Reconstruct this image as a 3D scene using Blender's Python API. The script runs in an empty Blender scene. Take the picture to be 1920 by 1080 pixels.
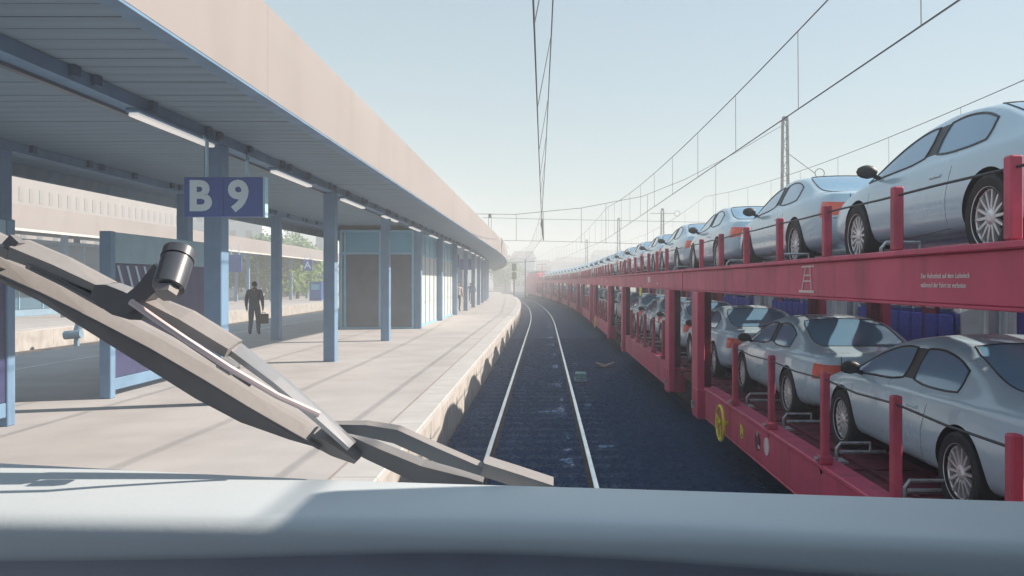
import bpy, bmesh, math, random
from mathutils import Vector, Matrix
import numpy as np
random.seed(7)
R_ = math.radians
sc = bpy.context.scene
COL = sc.collection

# ------------------------------------------------------------------ camera, sky, sun, exposure
F_PX, VX, VY, CH = 1530.0, 1020.0, 528.0, 2.57       # focal length in px of a 1920 frame, vanishing point, eye height over the rail
cam = bpy.data.cameras.new('camera'); camo = bpy.data.objects.new('camera', cam); COL.objects.link(camo)
cam.sensor_width = 36.0; cam.lens = 36.0 * F_PX / 1920.0
cam.shift_x = -(VX - 960) / 1920.0; cam.shift_y = -(540 - VY) / 1920.0
cam.clip_start = 0.05; cam.clip_end = 5000
camo.location = (0, 0, CH); camo.rotation_euler = (R_(90), 0, 0)
sc.camera = camo

SUN_AZ, SUN_EL = 16.0, 34.0                            # azimuth counted from +X (right) towards +Y (ahead)
world = bpy.data.worlds.new('World'); sc.world = world; world.use_nodes = True
nt = world.node_tree; bg = nt.nodes['Background']
sky = nt.nodes.new('ShaderNodeTexSky'); sky.sky_type = 'NISHITA'; sky.sun_disc = False
sky.sun_elevation = R_(SUN_EL); sky.sun_rotation = R_(90 - SUN_AZ)
sky.air_density = 1.6; sky.dust_density = 0.6; sky.ozone_density = 4.5; sky.altitude = 0
# a thin even veil of high cloud over the clear sky
veil = nt.nodes.new('ShaderNodeMix'); veil.data_type = 'RGBA'
tcw = nt.nodes.new('ShaderNodeTexCoord'); nzw = nt.nodes.new('ShaderNodeTexNoise'); nzw.inputs['Scale'].default_value = 1.6; nzw.inputs['Detail'].default_value = 4
mpw = nt.nodes.new('ShaderNodeMapping'); mpw.inputs['Scale'].default_value = (1, 1, 3.5)
mrw = nt.nodes.new('ShaderNodeMapRange'); mrw.inputs[1].default_value = .3; mrw.inputs[2].default_value = .7; mrw.inputs[3].default_value = .50; mrw.inputs[4].default_value = .64
nt.links.new(tcw.outputs['Generated'], mpw.inputs[0]); nt.links.new(mpw.outputs[0], nzw.inputs['Vector']); nt.links.new(nzw.outputs['Fac'], mrw.inputs[0]); nt.links.new(mrw.outputs[0], veil.inputs[0])
veil.inputs[7].default_value = (3.5, 4.5, 4.9, 1)
nt.links.new(sky.outputs[0], veil.inputs[6]); nt.links.new(veil.outputs[2], bg.inputs[0]); bg.inputs[1].default_value = 0.074
sl = bpy.data.lights.new('sun', 'SUN'); sl.energy = 5.0; sl.angle = R_(0.55); sl.color = (1.0, 0.85, 0.70)
so = bpy.data.objects.new('sun', sl); COL.objects.link(so)
sd = Vector((math.cos(R_(SUN_EL)) * math.cos(R_(SUN_AZ)), math.cos(R_(SUN_EL)) * math.sin(R_(SUN_AZ)), math.sin(R_(SUN_EL))))
so.rotation_euler = sd.to_track_quat('Z', 'Y').to_euler(); so.location = (60, 20, 60)
vs = sc.view_settings
vs.view_transform = 'Standard'; vs.look = 'None'; vs.exposure = 0.88; vs.gamma = 1.0; vs.use_curve_mapping = False
sc.cycles.use_denoising = True
sc.cycles.max_bounces = 8; sc.cycles.transparent_max_bounces = 12; sc.cycles.volume_bounces = 1

# ------------------------------------------------------------------ helpers
def hexrgb(*c): return tuple(c) + (1.0,)
MATS = {}
def mat(name, col, rough=0.6, metal=0.0, var=0.12, scale=3.0, bump=0.0, bscale=40.0, spec=0.5, coat=0.0, trans=0.0, emit=None, col2=None, detail=5, stretch=None):
    m = bpy.data.materials.new(name); m.use_nodes = True
    n = m.node_tree.nodes; l = m.node_tree.links
    b = n['Principled BSDF']
    b.inputs['Roughness'].default_value = rough; b.inputs['Metallic'].default_value = metal
    b.inputs['Specular IOR Level'].default_value = spec
    b.inputs['Coat Weight'].default_value = coat
    b.inputs['Transmission Weight'].default_value = trans
    tc = n.new('ShaderNodeTexCoord')
    src = tc.outputs['Object']
    if stretch:
        mp = n.new('ShaderNodeMapping'); mp.inputs['Scale'].default_value = stretch
        l.new(src, mp.inputs[0]); src = mp.outputs[0]
    if var > 0 or col2:
        nz = n.new('ShaderNodeTexNoise'); nz.inputs['Scale'].default_value = scale; nz.inputs['Detail'].default_value = detail
        l.new(src, nz.inputs['Vector'])
        mx = n.new('ShaderNodeMix'); mx.data_type = 'RGBA'
        c2 = col2 if col2 else tuple(max(0, x * (1 - var * 2)) for x in col)
        c1 = col if col2 else tuple(min(1, x * (1 + var * .6)) for x in col)
        mx.inputs[6].default_value = hexrgb(*c1); mx.inputs[7].default_value = hexrgb(*c2)
        rp = n.new('ShaderNodeMapRange'); rp.inputs[1].default_value = 0.35; rp.inputs[2].default_value = 0.68
        l.new(nz.outputs['Fac'], rp.inputs[0]); l.new(rp.outputs[0], mx.inputs[0])
        l.new(mx.outputs[2], b.inputs['Base Color'])
        rr = n.new('ShaderNodeMapRange'); rr.inputs[3].default_value = max(0.02, rough - .06); rr.inputs[4].default_value = min(1, rough + .1)
        l.new(nz.outputs['Fac'], rr.inputs[0]); l.new(rr.outputs[0], b.inputs['Roughness'])
    else:
        b.inputs['Base Color'].default_value = hexrgb(*col)
    if bump > 0:
        nb = n.new('ShaderNodeTexNoise'); nb.inputs['Scale'].default_value = bscale; nb.inputs['Detail'].default_value = 4
        l.new(src, nb.inputs['Vector'])
        bp = n.new('ShaderNodeBump'); bp.inputs['Strength'].default_value = bump; bp.inputs['Distance'].default_value = 0.02
        l.new(nb.outputs['Fac'], bp.inputs['Height']); l.new(bp.outputs[0], b.inputs['Normal'])
    if emit:
        b.inputs['Emission Color'].default_value = hexrgb(*emit[:3]); b.inputs['Emission Strength'].default_value = emit[3]
    MATS[name] = m
    return m

M = {}
M['paving'] = mat('paving', (.43, .43, .445), .85, var=.07, scale=.9, bump=.25, bscale=60)
M['coping'] = mat('coping', (.47,.48,.495), .8, var=.06, scale=1.5, bump=.2, bscale=50)
M['line'] = mat('line_paint', (.66, .66, .66), .7, var=.15, scale=6)
M['groove'] = mat('groove', (.30, .27, .25), .9, var=.1)
M['wallconc'] = mat('wall_concrete', (.45,.44,.43), .85, var=.12, scale=2, bump=.3, bscale=30)
M['ground'] = mat('ground_gravel', (.11, .10, .095), .95, var=.25, scale=.5, bump=.6, bscale=14)
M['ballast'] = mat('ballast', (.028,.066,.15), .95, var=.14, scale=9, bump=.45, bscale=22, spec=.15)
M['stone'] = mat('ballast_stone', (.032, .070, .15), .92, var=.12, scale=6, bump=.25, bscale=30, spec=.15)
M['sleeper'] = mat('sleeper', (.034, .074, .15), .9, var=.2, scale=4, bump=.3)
M['railtop'] = mat('rail_steel', (.82, .86, .9), .22, 1.0, var=.06, scale=2)
M['railside'] = mat('rail_rust', (.10, .075, .06), .8, var=.25, scale=8)
M['fascia'] = mat('canopy_fascia', (.28, .265, .272), .75, var=.035, scale=.6, stretch=(1, .25, 1))
M['soffit'] = mat('soffit_plank', (.19, .285, .375), .7, var=.08, scale=1.2, stretch=(.3, 3, 1))
M['beam'] = mat('canopy_beam', (.13, .25, .40), .55, var=.1, scale=2)
M['beamdark'] = mat('bracket_paint', (.05,.10,.19), .6, var=.05)
M['column'] = mat('column_paint', (.15, .275, .435), .6, var=.07, scale=2)
M['roof'] = mat('canopy_roof', (.4, .4, .4), .8)
M['lamp'] = mat('lamp_diffuser', (.85, .84, .8), .5, var=0, emit=(1, .96, .9, .25))
M['frame'] = mat('shelter_frame', (.22,.50,.68), .5, var=.06)
M['tealpanel'] = mat('teal_panel', (.11,.40,.58), .35, var=.08, scale=1)
M['darkpanel'] = mat('dark_panel', (.095, .12, .165), .3, var=.12, scale=1.5)
M['palepanel'] = mat('pale_panel', (.62, .62, .6), .5, var=.05)
M['navy'] = mat('navy_sign', (.03,.095,.36), .4, var=.06)
M['white'] = mat('white_print', (.62, .78, .88), .6, var=.04)
M['hanger'] = mat('hanger_steel', (.36, .6, .72), .4, var=.04)
M['adnavy'] = mat('poster_navy', (.045, .055, .15), .35, var=.1)
M['adhead'] = mat('board_header', (.28,.45,.56), .5, var=.05)
M['adstripe'] = mat('board_stripe', (.42, .6, .75), .5, var=.04)
M['red'] = mat('wagon_red', (.58, .065, .145), .5, var=.08, scale=1.6, bump=.06, bscale=25)
M['reddark'] = mat('wagon_deck', (.16, .025, .045), .7, var=.25, scale=3)
M['redpost'] = mat('stanchion_red', (.5,.06,.12), .5, var=.14, scale=5)
M['silver'] = mat('galvanised', (.52, .55, .58), .45, .6, var=.15, scale=14)
M['yellow'] = mat('yellow_paint', (.72, .66, .05), .5, var=.1, scale=12)
M['pinkwhite'] = mat('faded_white', (.74, .62, .64), .6, var=.06)
M['cable'] = mat('steel_cable', (.05, .06, .07), .5, .5, var=0)
M['undergear'] = mat('undergear', (.035, .035, .04), .8, var=.3, scale=6)
M['wire'] = mat('wire', (.08, .085, .09), .6, .3, var=0)
M['mast'] = mat('mast_steel', (.075, .10, .12), .6, .2, var=.15, scale=4)
M['paint'] = mat('car_silver', (.45, .61, .72), .27, .10, var=.02, scale=.8, coat=.5)
M['carglass'] = mat('car_glass', (.15, .31, .47), .1, 0.0, var=0, spec=.8, coat=.4)
M['trim'] = mat('car_trim', (.03, .035, .04), .5, var=0)
M['tyre'] = mat('tyre', (.035, .037, .042), .85, var=.1, scale=8)
M['rim'] = mat('alloy_rim', (.78, .80, .82), .3, .55, var=.03)
M['tail'] = mat('tail_light', (.80, .12, .07), .2, var=.1, scale=9, coat=.6)
M['coachred'] = mat('coach_red', (.20, .02, .045), .4, var=.06)
M['coachgrey'] = mat('coach_grey', (.32, .34, .38), .5, var=.05)
M['seatblue'] = mat('seat_blue', (.07, .10, .5), .8, var=.12, scale=10)
M['seatpale'] = mat('seat_pale', (.6, .62, .66), .6, var=.05)
M['polewhite'] = mat('pole_white', (.78, .8, .82), .4, var=0)
M['interior'] = mat('coach_interior', (.5, .53, .57), .7, var=.05)
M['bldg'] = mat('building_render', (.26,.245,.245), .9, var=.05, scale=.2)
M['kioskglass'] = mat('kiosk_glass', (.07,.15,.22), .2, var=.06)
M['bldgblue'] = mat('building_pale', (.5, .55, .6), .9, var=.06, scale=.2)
M['winDark'] = mat('window_dark', (.14, .15, .17), .2, var=.1)
M['slot'] = mat('slot_window', (.205,.19,.19), .6, var=.06)
M['leaf'] = mat('leaf', (.085, .19, .06), .7, var=.3, scale=1.5)
M['leaf2'] = mat('leaf_light', (.19, .33, .09), .7, var=.3, scale=1.5)
M['bark'] = mat('bark', (.08, .06, .045), .9, var=.3, scale=8)
M['cabfloor'] = mat('cab_floor', (.42,.45,.5), .7, var=.05)
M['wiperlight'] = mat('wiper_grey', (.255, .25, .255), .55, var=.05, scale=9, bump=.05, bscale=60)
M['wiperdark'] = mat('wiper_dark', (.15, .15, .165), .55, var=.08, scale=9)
M['wipercyl'] = mat('wiper_pivot', (.065,.075,.095), .36, var=.08, scale=14, coat=.5)
M['wipermid'] = mat('wiper_mid', (.21,.22,.24), .55, var=.06, scale=9)
M['wipersteel'] = mat('wiper_steel', (.36, .37, .39), .32, .6, var=.06, scale=14)
M['nose'] = mat('nose_sill', (.52, .59, .645), .42, var=.03, scale=1.2, bump=.03, bscale=80)
M['nosedark'] = mat('nose_lower', (.42,.46,.56), .6, var=.06, scale=3)
M['cab'] = mat('cab_lining', (.17, .21, .27), .7, var=.05)
M['skin'] = mat('skin', (.42, .26, .2), .6, var=.05)
M['hair'] = mat('hair', (.035, .028, .025), .7, var=.1)
M['shirtdark'] = mat('shirt_dark', (.06, .07, .09), .85, var=.12, scale=12)
M['trouser'] = mat('trouser_navy', (.06, .075, .12), .85, var=.1, scale=12)
M['shirtpale'] = mat('shirt_pale', (.55, .42, .42), .85, var=.1, scale=12)
M['shirtblue'] = mat('shirt_blue', (.08, .15, .35), .85, var=.1, scale=12)
M['leather'] = mat('leather', (.035, .03, .032), .5, var=.1)
M['pinkmetal'] = mat('rusty_pale', (.55, .38, .33), .7, var=.15, scale=14)
M['teal'] = mat('teal_box', (.16, .33, .36), .6, var=.15, scale=14)
M['bluegrey'] = mat('blue_grey_paint', (.2, .33, .45), .5, var=.06)
def grime(m, amt, col, scale=(2.2, 2.2, .35), lo=.52, hi=.75):
    n = m.node_tree.nodes; l = m.node_tree.links; b = n['Principled BSDF']; bc = b.inputs['Base Color']
    tc = n.new('ShaderNodeTexCoord'); mp = n.new('ShaderNodeMapping'); mp.inputs['Scale'].default_value = scale
    nz = n.new('ShaderNodeTexNoise'); nz.inputs['Scale'].default_value = 2.0; nz.inputs['Detail'].default_value = 8
    mr = n.new('ShaderNodeMapRange'); mr.inputs[1].default_value = lo; mr.inputs[2].default_value = hi; mr.inputs[4].default_value = amt
    mx = n.new('ShaderNodeMix'); mx.data_type = 'RGBA'; mx.inputs[7].default_value = hexrgb(*col)
    l.new(tc.outputs['Object'], mp.inputs[0]); l.new(mp.outputs[0], nz.inputs['Vector']); l.new(nz.outputs['Fac'], mr.inputs[0]); l.new(mr.outputs[0], mx.inputs[0])
    if bc.links: l.new(bc.links[0].from_socket, mx.inputs[6])
    else: mx.inputs[6].default_value = bc.default_value
    l.new(mx.outputs[2], bc)
grime(M['red'], .55, (.16, .05, .05)); grime(M['redpost'], .5, (.14, .05, .05), (4, 4, 1))
grime(M['fascia'], .28, (.19, .17, .16), (.5, .5, .12), .5, .72); grime(M['paving'], .16, (.27, .27, .28), (.35, .35, .35), .54, .7)
grime(M['wallconc'], .45, (.2, .18, .16), (1.2, 1.2, .4)); grime(M['column'], .3, (.10, .15, .2), (3, 3, .5)); grime(M['wiperlight'], .2, (.2, .19, .19), (14, 14, 14))
def glass_mat(name, tint, mixf):
    m = bpy.data.materials.new(name); m.use_nodes = True
    n = m.node_tree.nodes; l = m.node_tree.links; n.remove(n['Principled BSDF'])
    t = n.new('ShaderNodeBsdfTransparent'); t.inputs[0].default_value = hexrgb(*tint)
    g = n.new('ShaderNodeBsdfGlossy'); g.inputs['Roughness'].default_value = .04; g.inputs[0].default_value = (.9, .95, 1, 1)
    mx = n.new('ShaderNodeMixShader'); mx.inputs[0].default_value = mixf
    l.new(t.outputs[0], mx.inputs[1]); l.new(g.outputs[0], mx.inputs[2]); l.new(mx.outputs[0], n['Material Output'].inputs[0])
    M[name] = m
glass_mat('pane', (.94, .97, .98), .07)
glass_mat('sheltglass', (.45, .75, .88), .16)

S0, RC = 46.5, 826.0
def P(u, s, z=0.0):
    if s <= S0: return Vector((u, s, z))
    a = (s - S0) / RC
    return Vector((-RC + (RC + u) * math.cos(a), S0 + (RC + u) * math.sin(a), z))
def head(s): return 0.0 if s <= S0 else (s - S0) / RC
def W(x, y, Y): return Vector(((x - VX) / F_PX * Y, Y, CH - (y - VY) / F_PX * Y))   # measuring help: a pixel of the photo at a known distance

class MB:
    def __init__(self): self.v = []; self.f = []; self.m = []; self.mats = []
    def mi(self, m):
        if m not in self.mats: self.mats.append(m)
        return self.mats.index(m)
    def add(self, vs, fs, m):
        o = len(self.v); self.v += [tuple(p) for p in vs]; k = self.mi(m)
        for f in fs: self.f.append([o + i for i in f]); self.m.append(k)
        return self
    def box(self, x0, x1, y0, y1, z0, z1, m, T=None):
        vs = [Vector(p) for p in ((x0,y0,z0),(x1,y0,z0),(x1,y1,z0),(x0,y1,z0),(x0,y0,z1),(x1,y0,z1),(x1,y1,z1),(x0,y1,z1))]
        if T is not None: vs = [T @ p for p in vs]
        return self.add(vs, [(0,3,2,1),(4,5,6,7),(0,1,5,4),(1,2,6,5),(2,3,7,6),(3,0,4,7)], m)
    def bbox(self, x0, x1, y0, y1, z0, z1, m, b=.01, T=None):
        # box with chamfered edges
        bm = bmesh.new(); bmesh.ops.create_cube(bm, size=1)
        for v in bm.verts: v.co = ((x0+x1)/2 + v.co.x*(x1-x0), (y0+y1)/2 + v.co.y*(y1-y0), (z0+z1)/2 + v.co.z*(z1-z0))
        bmesh.ops.bevel(bm, geom=list(bm.edges), offset=b, segments=1, affect='EDGES', profile=.5)
        bm.verts.index_update()
        vs = [v.co.copy() if T is None else T @ v.co for v in bm.verts]
        fs = [[v.index for v in f.verts] for f in bm.faces]; bm.free()
        return self.add(vs, fs, m)
    def tube(self, pts, r, m, seg=8, closed=False, cap=True):
        pts = [Vector(p) for p in pts]; n = len(pts); rs = r if isinstance(r, (list, tuple)) else [r]*n
        vs = []; prev = None
        for i, p in enumerate(pts):
            if closed: d = pts[(i+1) % n] - pts[i-1]
            else: d = pts[min(i+1, n-1)] - pts[max(i-1, 0)]
            d.normalize()
            a = prev if prev is not None else (Vector((0,0,1)) if abs(d.z) < .9 else Vector((1,0,0)))
            s = d.cross(a); s.normalize(); t = s.cross(d); t.normalize(); prev = t
            for k in range(seg):
                w = 2*math.pi*k/seg
                vs.append(p + s*math.cos(w)*rs[i] + t*math.sin(w)*rs[i])
        fs = []
        for i in range(n if closed else n-1):
            j = (i+1) % n
            for k in range(seg):
                fs.append((i*seg+k, i*seg+(k+1)%seg, j*seg+(k+1)%seg, j*seg+k))
        if cap and not closed:
            fs.append(tuple(range(seg))[::-1]); fs.append(tuple((n-1)*seg+k for k in range(seg)))
        return self.add(vs, fs, m)
    def cyl(self, p0, p1, r, m, seg=16, r1=None): return self.tube([p0, p1], [r, r if r1 is None else r1], m, seg)
    def lathe(self, prof, m, seg=32, T=None, close=False):
        # profile (radius, along x) turned about the X axis
        vs = []; n = len(prof)
        for k in range(seg):
            w = 2*math.pi*k/seg
            for (r, x) in prof: vs.append(Vector((x, r*math.cos(w), r*math.sin(w))))
        if T is not None: vs = [T @ p for p in vs]
        fs = []
        for k in range(seg):
            j = (k+1) % seg
            for i in range(n if close else n-1):
                i2 = (i+1) % n
                fs.append((k*n+i, k*n+i2, j*n+i2, j*n+i))
        return self.add(vs, fs, m)
    def sweep(self, sect, pts, m, T=None, closed_sect=True, caps=True):
        # sect: list of (a,b) offsets per point or function(i); pts: list of (origin, axisA, axisB)
        vs = []; n = len(pts)
        for i, (o, A, B) in enumerate(pts):
            se = sect(i) if callable(sect) else sect
            k = len(se)
            for (a, b) in se: vs.append(o + A*a + B*b)
        fs = []
        for i in range(n-1):
            for j in range(k if closed_sect else k-1):
                j2 = (j+1) % k
                fs.append((i*k+j, i*k+j2, (i+1)*k+j2, (i+1)*k+j))
        if caps and closed_sect:
            fs.append(tuple(range(k))[::-1]); fs.append(tuple((n-1)*k+j for j in range(k)))
        return self.add(vs, fs, m)
    def path(self, sect, s0, s1, m, step=4.0, closed=True):
        # extrude a (u,z) section along the track alignment
        n = max(1, int(math.ceil((s1-s0)/step)))
        ss = [s0 + (s1-s0)*i/n for i in range(n+1)]
        if s0 < S0 < s1: ss = sorted(set(ss + [S0]))
        vs = []; k = len(sect)
        for s in ss:
            for (u, z) in sect: vs.append(P(u, s, z))
        fs = []
        for i in range(len(ss)-1):
            for j in range(k if closed else k-1):
                j2 = (j+1) % k
                fs.append((i*k+j, (i+1)*k+j, (i+1)*k+j2, i*k+j2))
        if closed:
            fs.append(tuple(range(k))); fs.append(tuple((len(ss)-1)*k+j for j in range(k))[::-1])
        return self.add(vs, fs, m)
    def mesh(self, name, smooth=False, fix=True):
        me = bpy.data.meshes.new(name); me.from_pydata(self.v, [], self.f)
        for m in self.mats: me.materials.append(m)
        me.polygons.foreach_set('material_index', self.m)
        if fix:
            bm = bmesh.new(); bm.from_mesh(me); bmesh.ops.recalc_face_normals(bm, faces=bm.faces); bm.to_mesh(me); bm.free()
        if smooth:
            me.polygons.foreach_set('use_smooth', [True]*len(me.polygons)); me.set_sharp_from_angle(angle=R_(38))
        me.update(); return me
    def build(self, name, parent=None, smooth=False, fix=True):
        return link(name, self.mesh(name, smooth, fix), parent)
def link(name, data, parent=None):
    o = bpy.data.objects.new(name, data); COL.objects.link(o)
    if parent is not None: o.parent = parent
    return o
def tag(o, label=None, cat=None, group=None, kind=None):
    if label: o['label'] = label
    if cat: o['category'] = cat
    if group: o['group'] = group
    if kind: o['kind'] = kind
    return o
def thing(name, label, cat, loc=(0,0,0), rz=0, group=None):
    o = bpy.data.objects.new(name, None); COL.objects.link(o); o.empty_display_size = .2
    o.location = loc; o.rotation_euler = (0, 0, rz)
    return tag(o, label, cat, group)
def dup(root, loc=None, rz=None, label=None, group=None):
    def cp(o, par):
        c = o.copy(); COL.objects.link(c)
        if par is not None: c.parent = par
        for ch in list(o.children): cp(ch, c)
        return c
    r = cp(root, None)
    if loc is not None: r.location = loc
    if rz is not None: r.rotation_euler = (0, 0, rz)
    if label: r['label'] = label
    if group: r['group'] = group
    return r
def text_mesh(s, size, m, bold=0.0, extrude=.002, align='LEFT'):
    cu = bpy.data.curves.new('lettering', 'FONT'); cu.body = s; cu.size = size; cu.extrude = extrude; cu.offset = bold
    cu.align_x = align; cu.resolution_u = 4
    o = bpy.data.objects.new('lettering', cu); COL.objects.link(o)
    bpy.context.view_layer.update()
    me = bpy.data.meshes.new_from_object(o.evaluated_get(bpy.context.evaluated_depsgraph_get()))
    bpy.data.objects.remove(o); bpy.data.curves.remove(cu)
    me.materials.clear(); me.materials.append(m)
    return me
def frame_mat(X, Y, o):
    X = Vector(X).normalized(); Y = Vector(Y).normalized(); Z = X.cross(Y)
    T = Matrix((X, Y, Z)).transposed().to_4x4(); T.translation = Vector(o); return T
ORD = ['first','second','third','fourth','fifth','sixth','seventh','eighth','ninth','tenth','eleventh','twelfth','thirteenth','fourteenth','fifteenth','sixteenth','seventeenth','eighteenth','nineteenth','twentieth','twenty-first','twenty-second','twenty-third','twenty-fourth','twenty-fifth','twenty-sixth','twenty-seventh','twenty-eighth','twenty-ninth','thirtieth']

# ------------------------------------------------------------------ setting
g = MB(); g.add([(-1500,-200,-.32),(1500,-200,-.32),(1500,2500,-.32),(-1500,2500,-.32)], [(0,1,2,3)], M['ground'])
tag(g.build('ground'), kind='structure')
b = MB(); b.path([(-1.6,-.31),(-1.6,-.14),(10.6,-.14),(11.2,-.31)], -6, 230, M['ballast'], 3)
tag(b.build('ballast_bed'), kind='structure')
b = MB(); b.path([(-20.4,-.31),(-20.4,-.15),(-14.0,-.15),(-14.0,-.31)], -6, 200, M['groundl'] if 'groundl' in M else M['ground'], 3)
tag(b.build('ballast_bed'), kind='structure')
# loose stones near the camera: far too many to count
def stones(n, fn, name):
    base = np.array([(1,0,0),(-1,0,0),(0,1,0),(0,-1,0),(0,0,1),(0,0,-.6)], float)
    fc = np.array([(0,2,4),(2,1,4),(1,3,4),(3,0,4),(2,0,5),(1,2,5),(3,1,5),(0,3,5)])
    rng = np.random.default_rng(3)
    V = np.zeros((n,6,3)); 
    for i in range(n):
        x, y, z, r = fn(rng)
        a = rng.uniform(0, 6.28); c, s = math.cos(a), math.sin(a)
        q = base * (r * rng.uniform(.6, 1.25, (6,1))) * np.array([1, .8, .6])
        V[i,:,0] = x + q[:,0]*c - q[:,1]*s; V[i,:,1] = y + q[:,0]*s + q[:,1]*c; V[i,:,2] = z + q[:,2]
    me = bpy.data.meshes.new(name)
    me.from_pydata(V.reshape(-1,3).tolist(), [], (fc[None] + (np.arange(n)*6)[:,None,None]).reshape(-1,3).tolist())
    me.materials.append(M['stone']); return link(name, me)
def st(rng):
    y = 5 + 34 * rng.uniform() ** 1.7
    while True:
        x = rng.uniform(-1.58, 3.0)
        if abs(x + .838) > .07 and abs(x - .66) > .07: break
    return x, y, -.135, rng.uniform(.018, .04)
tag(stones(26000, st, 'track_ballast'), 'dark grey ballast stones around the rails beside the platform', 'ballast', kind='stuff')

def track(u0, s0, s1, name, nsl, ms):
    t = bpy.data.objects.new(name, None); COL.objects.link(t); tag(t, kind='structure')
    for du in (-.749, .749):
        u = u0 + du
        b = MB(); b.path([(u-.034,-.045),(u-.034,-.004),(u-.028,0),(u+.028,0),(u+.034,-.004),(u+.034,-.045)], s0, s1, M['railtop'], 1.5)
        b.path([(u-.01,-.0455),(u+.01,-.0455),(u+.012,-.125),(u+.072,-.14),(u+.072,-.152),(u-.072,-.152),(u-.072,-.14),(u-.012,-.125)], s0, s1, M['railside'], 3)
        b.build('rail', t)
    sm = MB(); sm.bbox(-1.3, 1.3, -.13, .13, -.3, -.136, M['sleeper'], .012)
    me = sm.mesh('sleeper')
    for i in range(nsl):
        s = ms + i * .6
        o = link('sleeper', me, t); o.location = P(u0, s); o.rotation_euler = (0, 0, head(s))
    return t
track(-.089, -4, 230, 'railway_track', 110, 4.2)
track(4.03, -4, 230, 'railway_track', 0, 0)
track(8.05, -4, 230, 'railway_track', 0, 0)
track(-17.2, -4, 180, 'railway_track', 60, 20)

HP = .65
def platform(u0, u1, s0, s1, edges):
    b = MB(); b.path([(u0,-.3),(u0,HP),(u1,HP),(u1,-.3)], s0, s1, M['paving'], 3)
    p = b.build('platform'); tag(p, kind='structure'); return p
pf = platform(-13.9, -1.9, -6, 150, 0)
# edge: wall panels and coping stones, one by one where they are large enough
for i in range(0, 75):
    s = 2.0 + i*2.0
    b = MB(); b.path([(-1.9,-.29),(-1.66,-.29),(-1.66,HP-.10),(-1.9,HP-.10)], s+.012, s+1.988, M['wallconc'], 2); b.build('wall_panel', pf)
for i in range(0, 148):
    s = 2.0 + i
    b = MB(); b.path([(-2.06,HP-.096),(-1.63,HP-.096),(-1.63,HP-.012),(-1.64,HP+.004),(-2.06,HP+.004)], s+.006, s+.994, M['coping'], 1); b.build('coping_stone', pf)
b = MB(); b.path([(-2.075,HP+.002),(-2.075,HP+.004),(-2.10,HP+.004),(-2.10,HP+.002)], 2, 149, M['groove'], 3); b.build('edge_groove', pf)
b = MB(); b.path([(-11.45,HP+.002),(-11.45,HP+.005),(-11.6,HP+.005),(-11.6,HP+.002)], 2, 149, M['line'], 3); b.build('safety_line', pf)
# far platform
pf2 = platform(-36, -20.5, -6, 150, 0)
b = MB(); b.path([(-20.9,HP+.002),(-20.9,HP+.005),(-21.0,HP+.005),(-21.0,HP+.002)], 2, 149, M['line'], 3); b.build('safety_line', pf2)
for i in range(60):
    s = 16 + i*2.0
    b = MB(); b.path([(-20.48,-.29),(-20.44,-.29),(-20.44,HP-.06),(-20.48,HP-.06)], s+.004, s+1.996, M['wallconc'], 2); b.build('wall_panel', pf2)

# ------------------------------------------------------------------ platform canopy
UE, FB, FT = -2.91, 4.52, 5.48                         # fascia: offset, bottom, top
SOF = 4.86; CL = 148.0
cp = thing('platform_canopy', 'long flat canopy with pale fascia and planked underside curving along the near platform', 'canopy', (0,0,0))
for k in range(26):
    sa = -3 + k*5.8; b = MB(); b.path([(UE,FB),(UE,FT),(UE-.06,FT+.03),(UE-.20,FT+.03),(UE-.20,SOF+.05),(UE-.14,SOF),(UE-.14,FB)], sa+.002, min(CL, sa+5.798), M['fascia'], 3); b.build('fascia_panel', cp)
b = MB(); b.path([(UE-.002,FB-.025),(UE-.002,FB-.003),(UE-.16,FB-.003),(UE-.16,FB-.025)], -3, CL, M['beam'], 3); b.build('drip_edge', cp)
ULE = -10.43
b = MB(); b.path([(ULE,FB+.12),(ULE,FT),(ULE+.2,FT),(ULE+.2,SOF),(ULE+.14,FB+.12)], -3, CL, M['soffit'], 3); b.build('fascia', cp)
b = MB(); b.path([(UE-.21,FT),(UE-.21,FT-.06),(ULE+.21,FT-.06),(ULE+.21,FT)], -3, CL, M['roof'], 3); b.build('roof_sheet', cp)
b = MB(); b.path([(UE-.21,SOF+.06),(UE-.21,SOF+.09),(ULE+.21,SOF+.09),(ULE+.21,SOF+.06)], -3, CL, M['wiperdark'], 3); b.build('ceiling_backing', cp)
PW = .33
npl = 180
pm = MB(); pm.box(UE-.215-.0, ULE+.215, -PW/2+.009, PW/2-.009, SOF, SOF+.045, M['soffit']); pme = pm.mesh('soffit_plank')
for i in range(npl):
    s = 2.6 + i*PW
    o = link('soffit_plank', pme, cp); o.location = P(0, s, random.uniform(-.002, .002)); o.rotation_euler = (0, 0, head(s))
b = MB()
for i in range(npl, int((CL-2.6)/PW)):
    s = 2.6 + i*PW
    T = Matrix.Translation(P(0, s)) @ Matrix.Rotation(head(s), 4, 'Z')
    b.box(UE-.215, ULE+.215, -PW/2+.009, PW/2-.009, SOF, SOF+.045, M['soffit'], T)
tag(b.build('soffit_planks', cp), kind='stuff')
for (ub, w) in ((-5.13, .13), (-8.8, .13)):
    b = MB(); b.path([(ub-w,4.70),(ub+w,4.70),(ub+w,4.72),(ub+.05,4.725),(ub+w,4.83),(ub+w,SOF-.004),(ub-w,SOF-.004)] if 0 else [(ub-w,4.70),(ub+w,4.70),(ub+w,SOF-.006),(ub-w,SOF-.006)], -3, CL, M['beam'], 3); b.build('beam', cp)
b = MB(); b.path([(-5.30,4.66),(-5.22,4.66),(-5.22,4.697),(-5.30,4.697)], -3, CL, M['darkpanel'], 3); b.build('cable_duct', cp)
colS = [-.9 + 6.85*k for k in range(22)]
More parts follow.
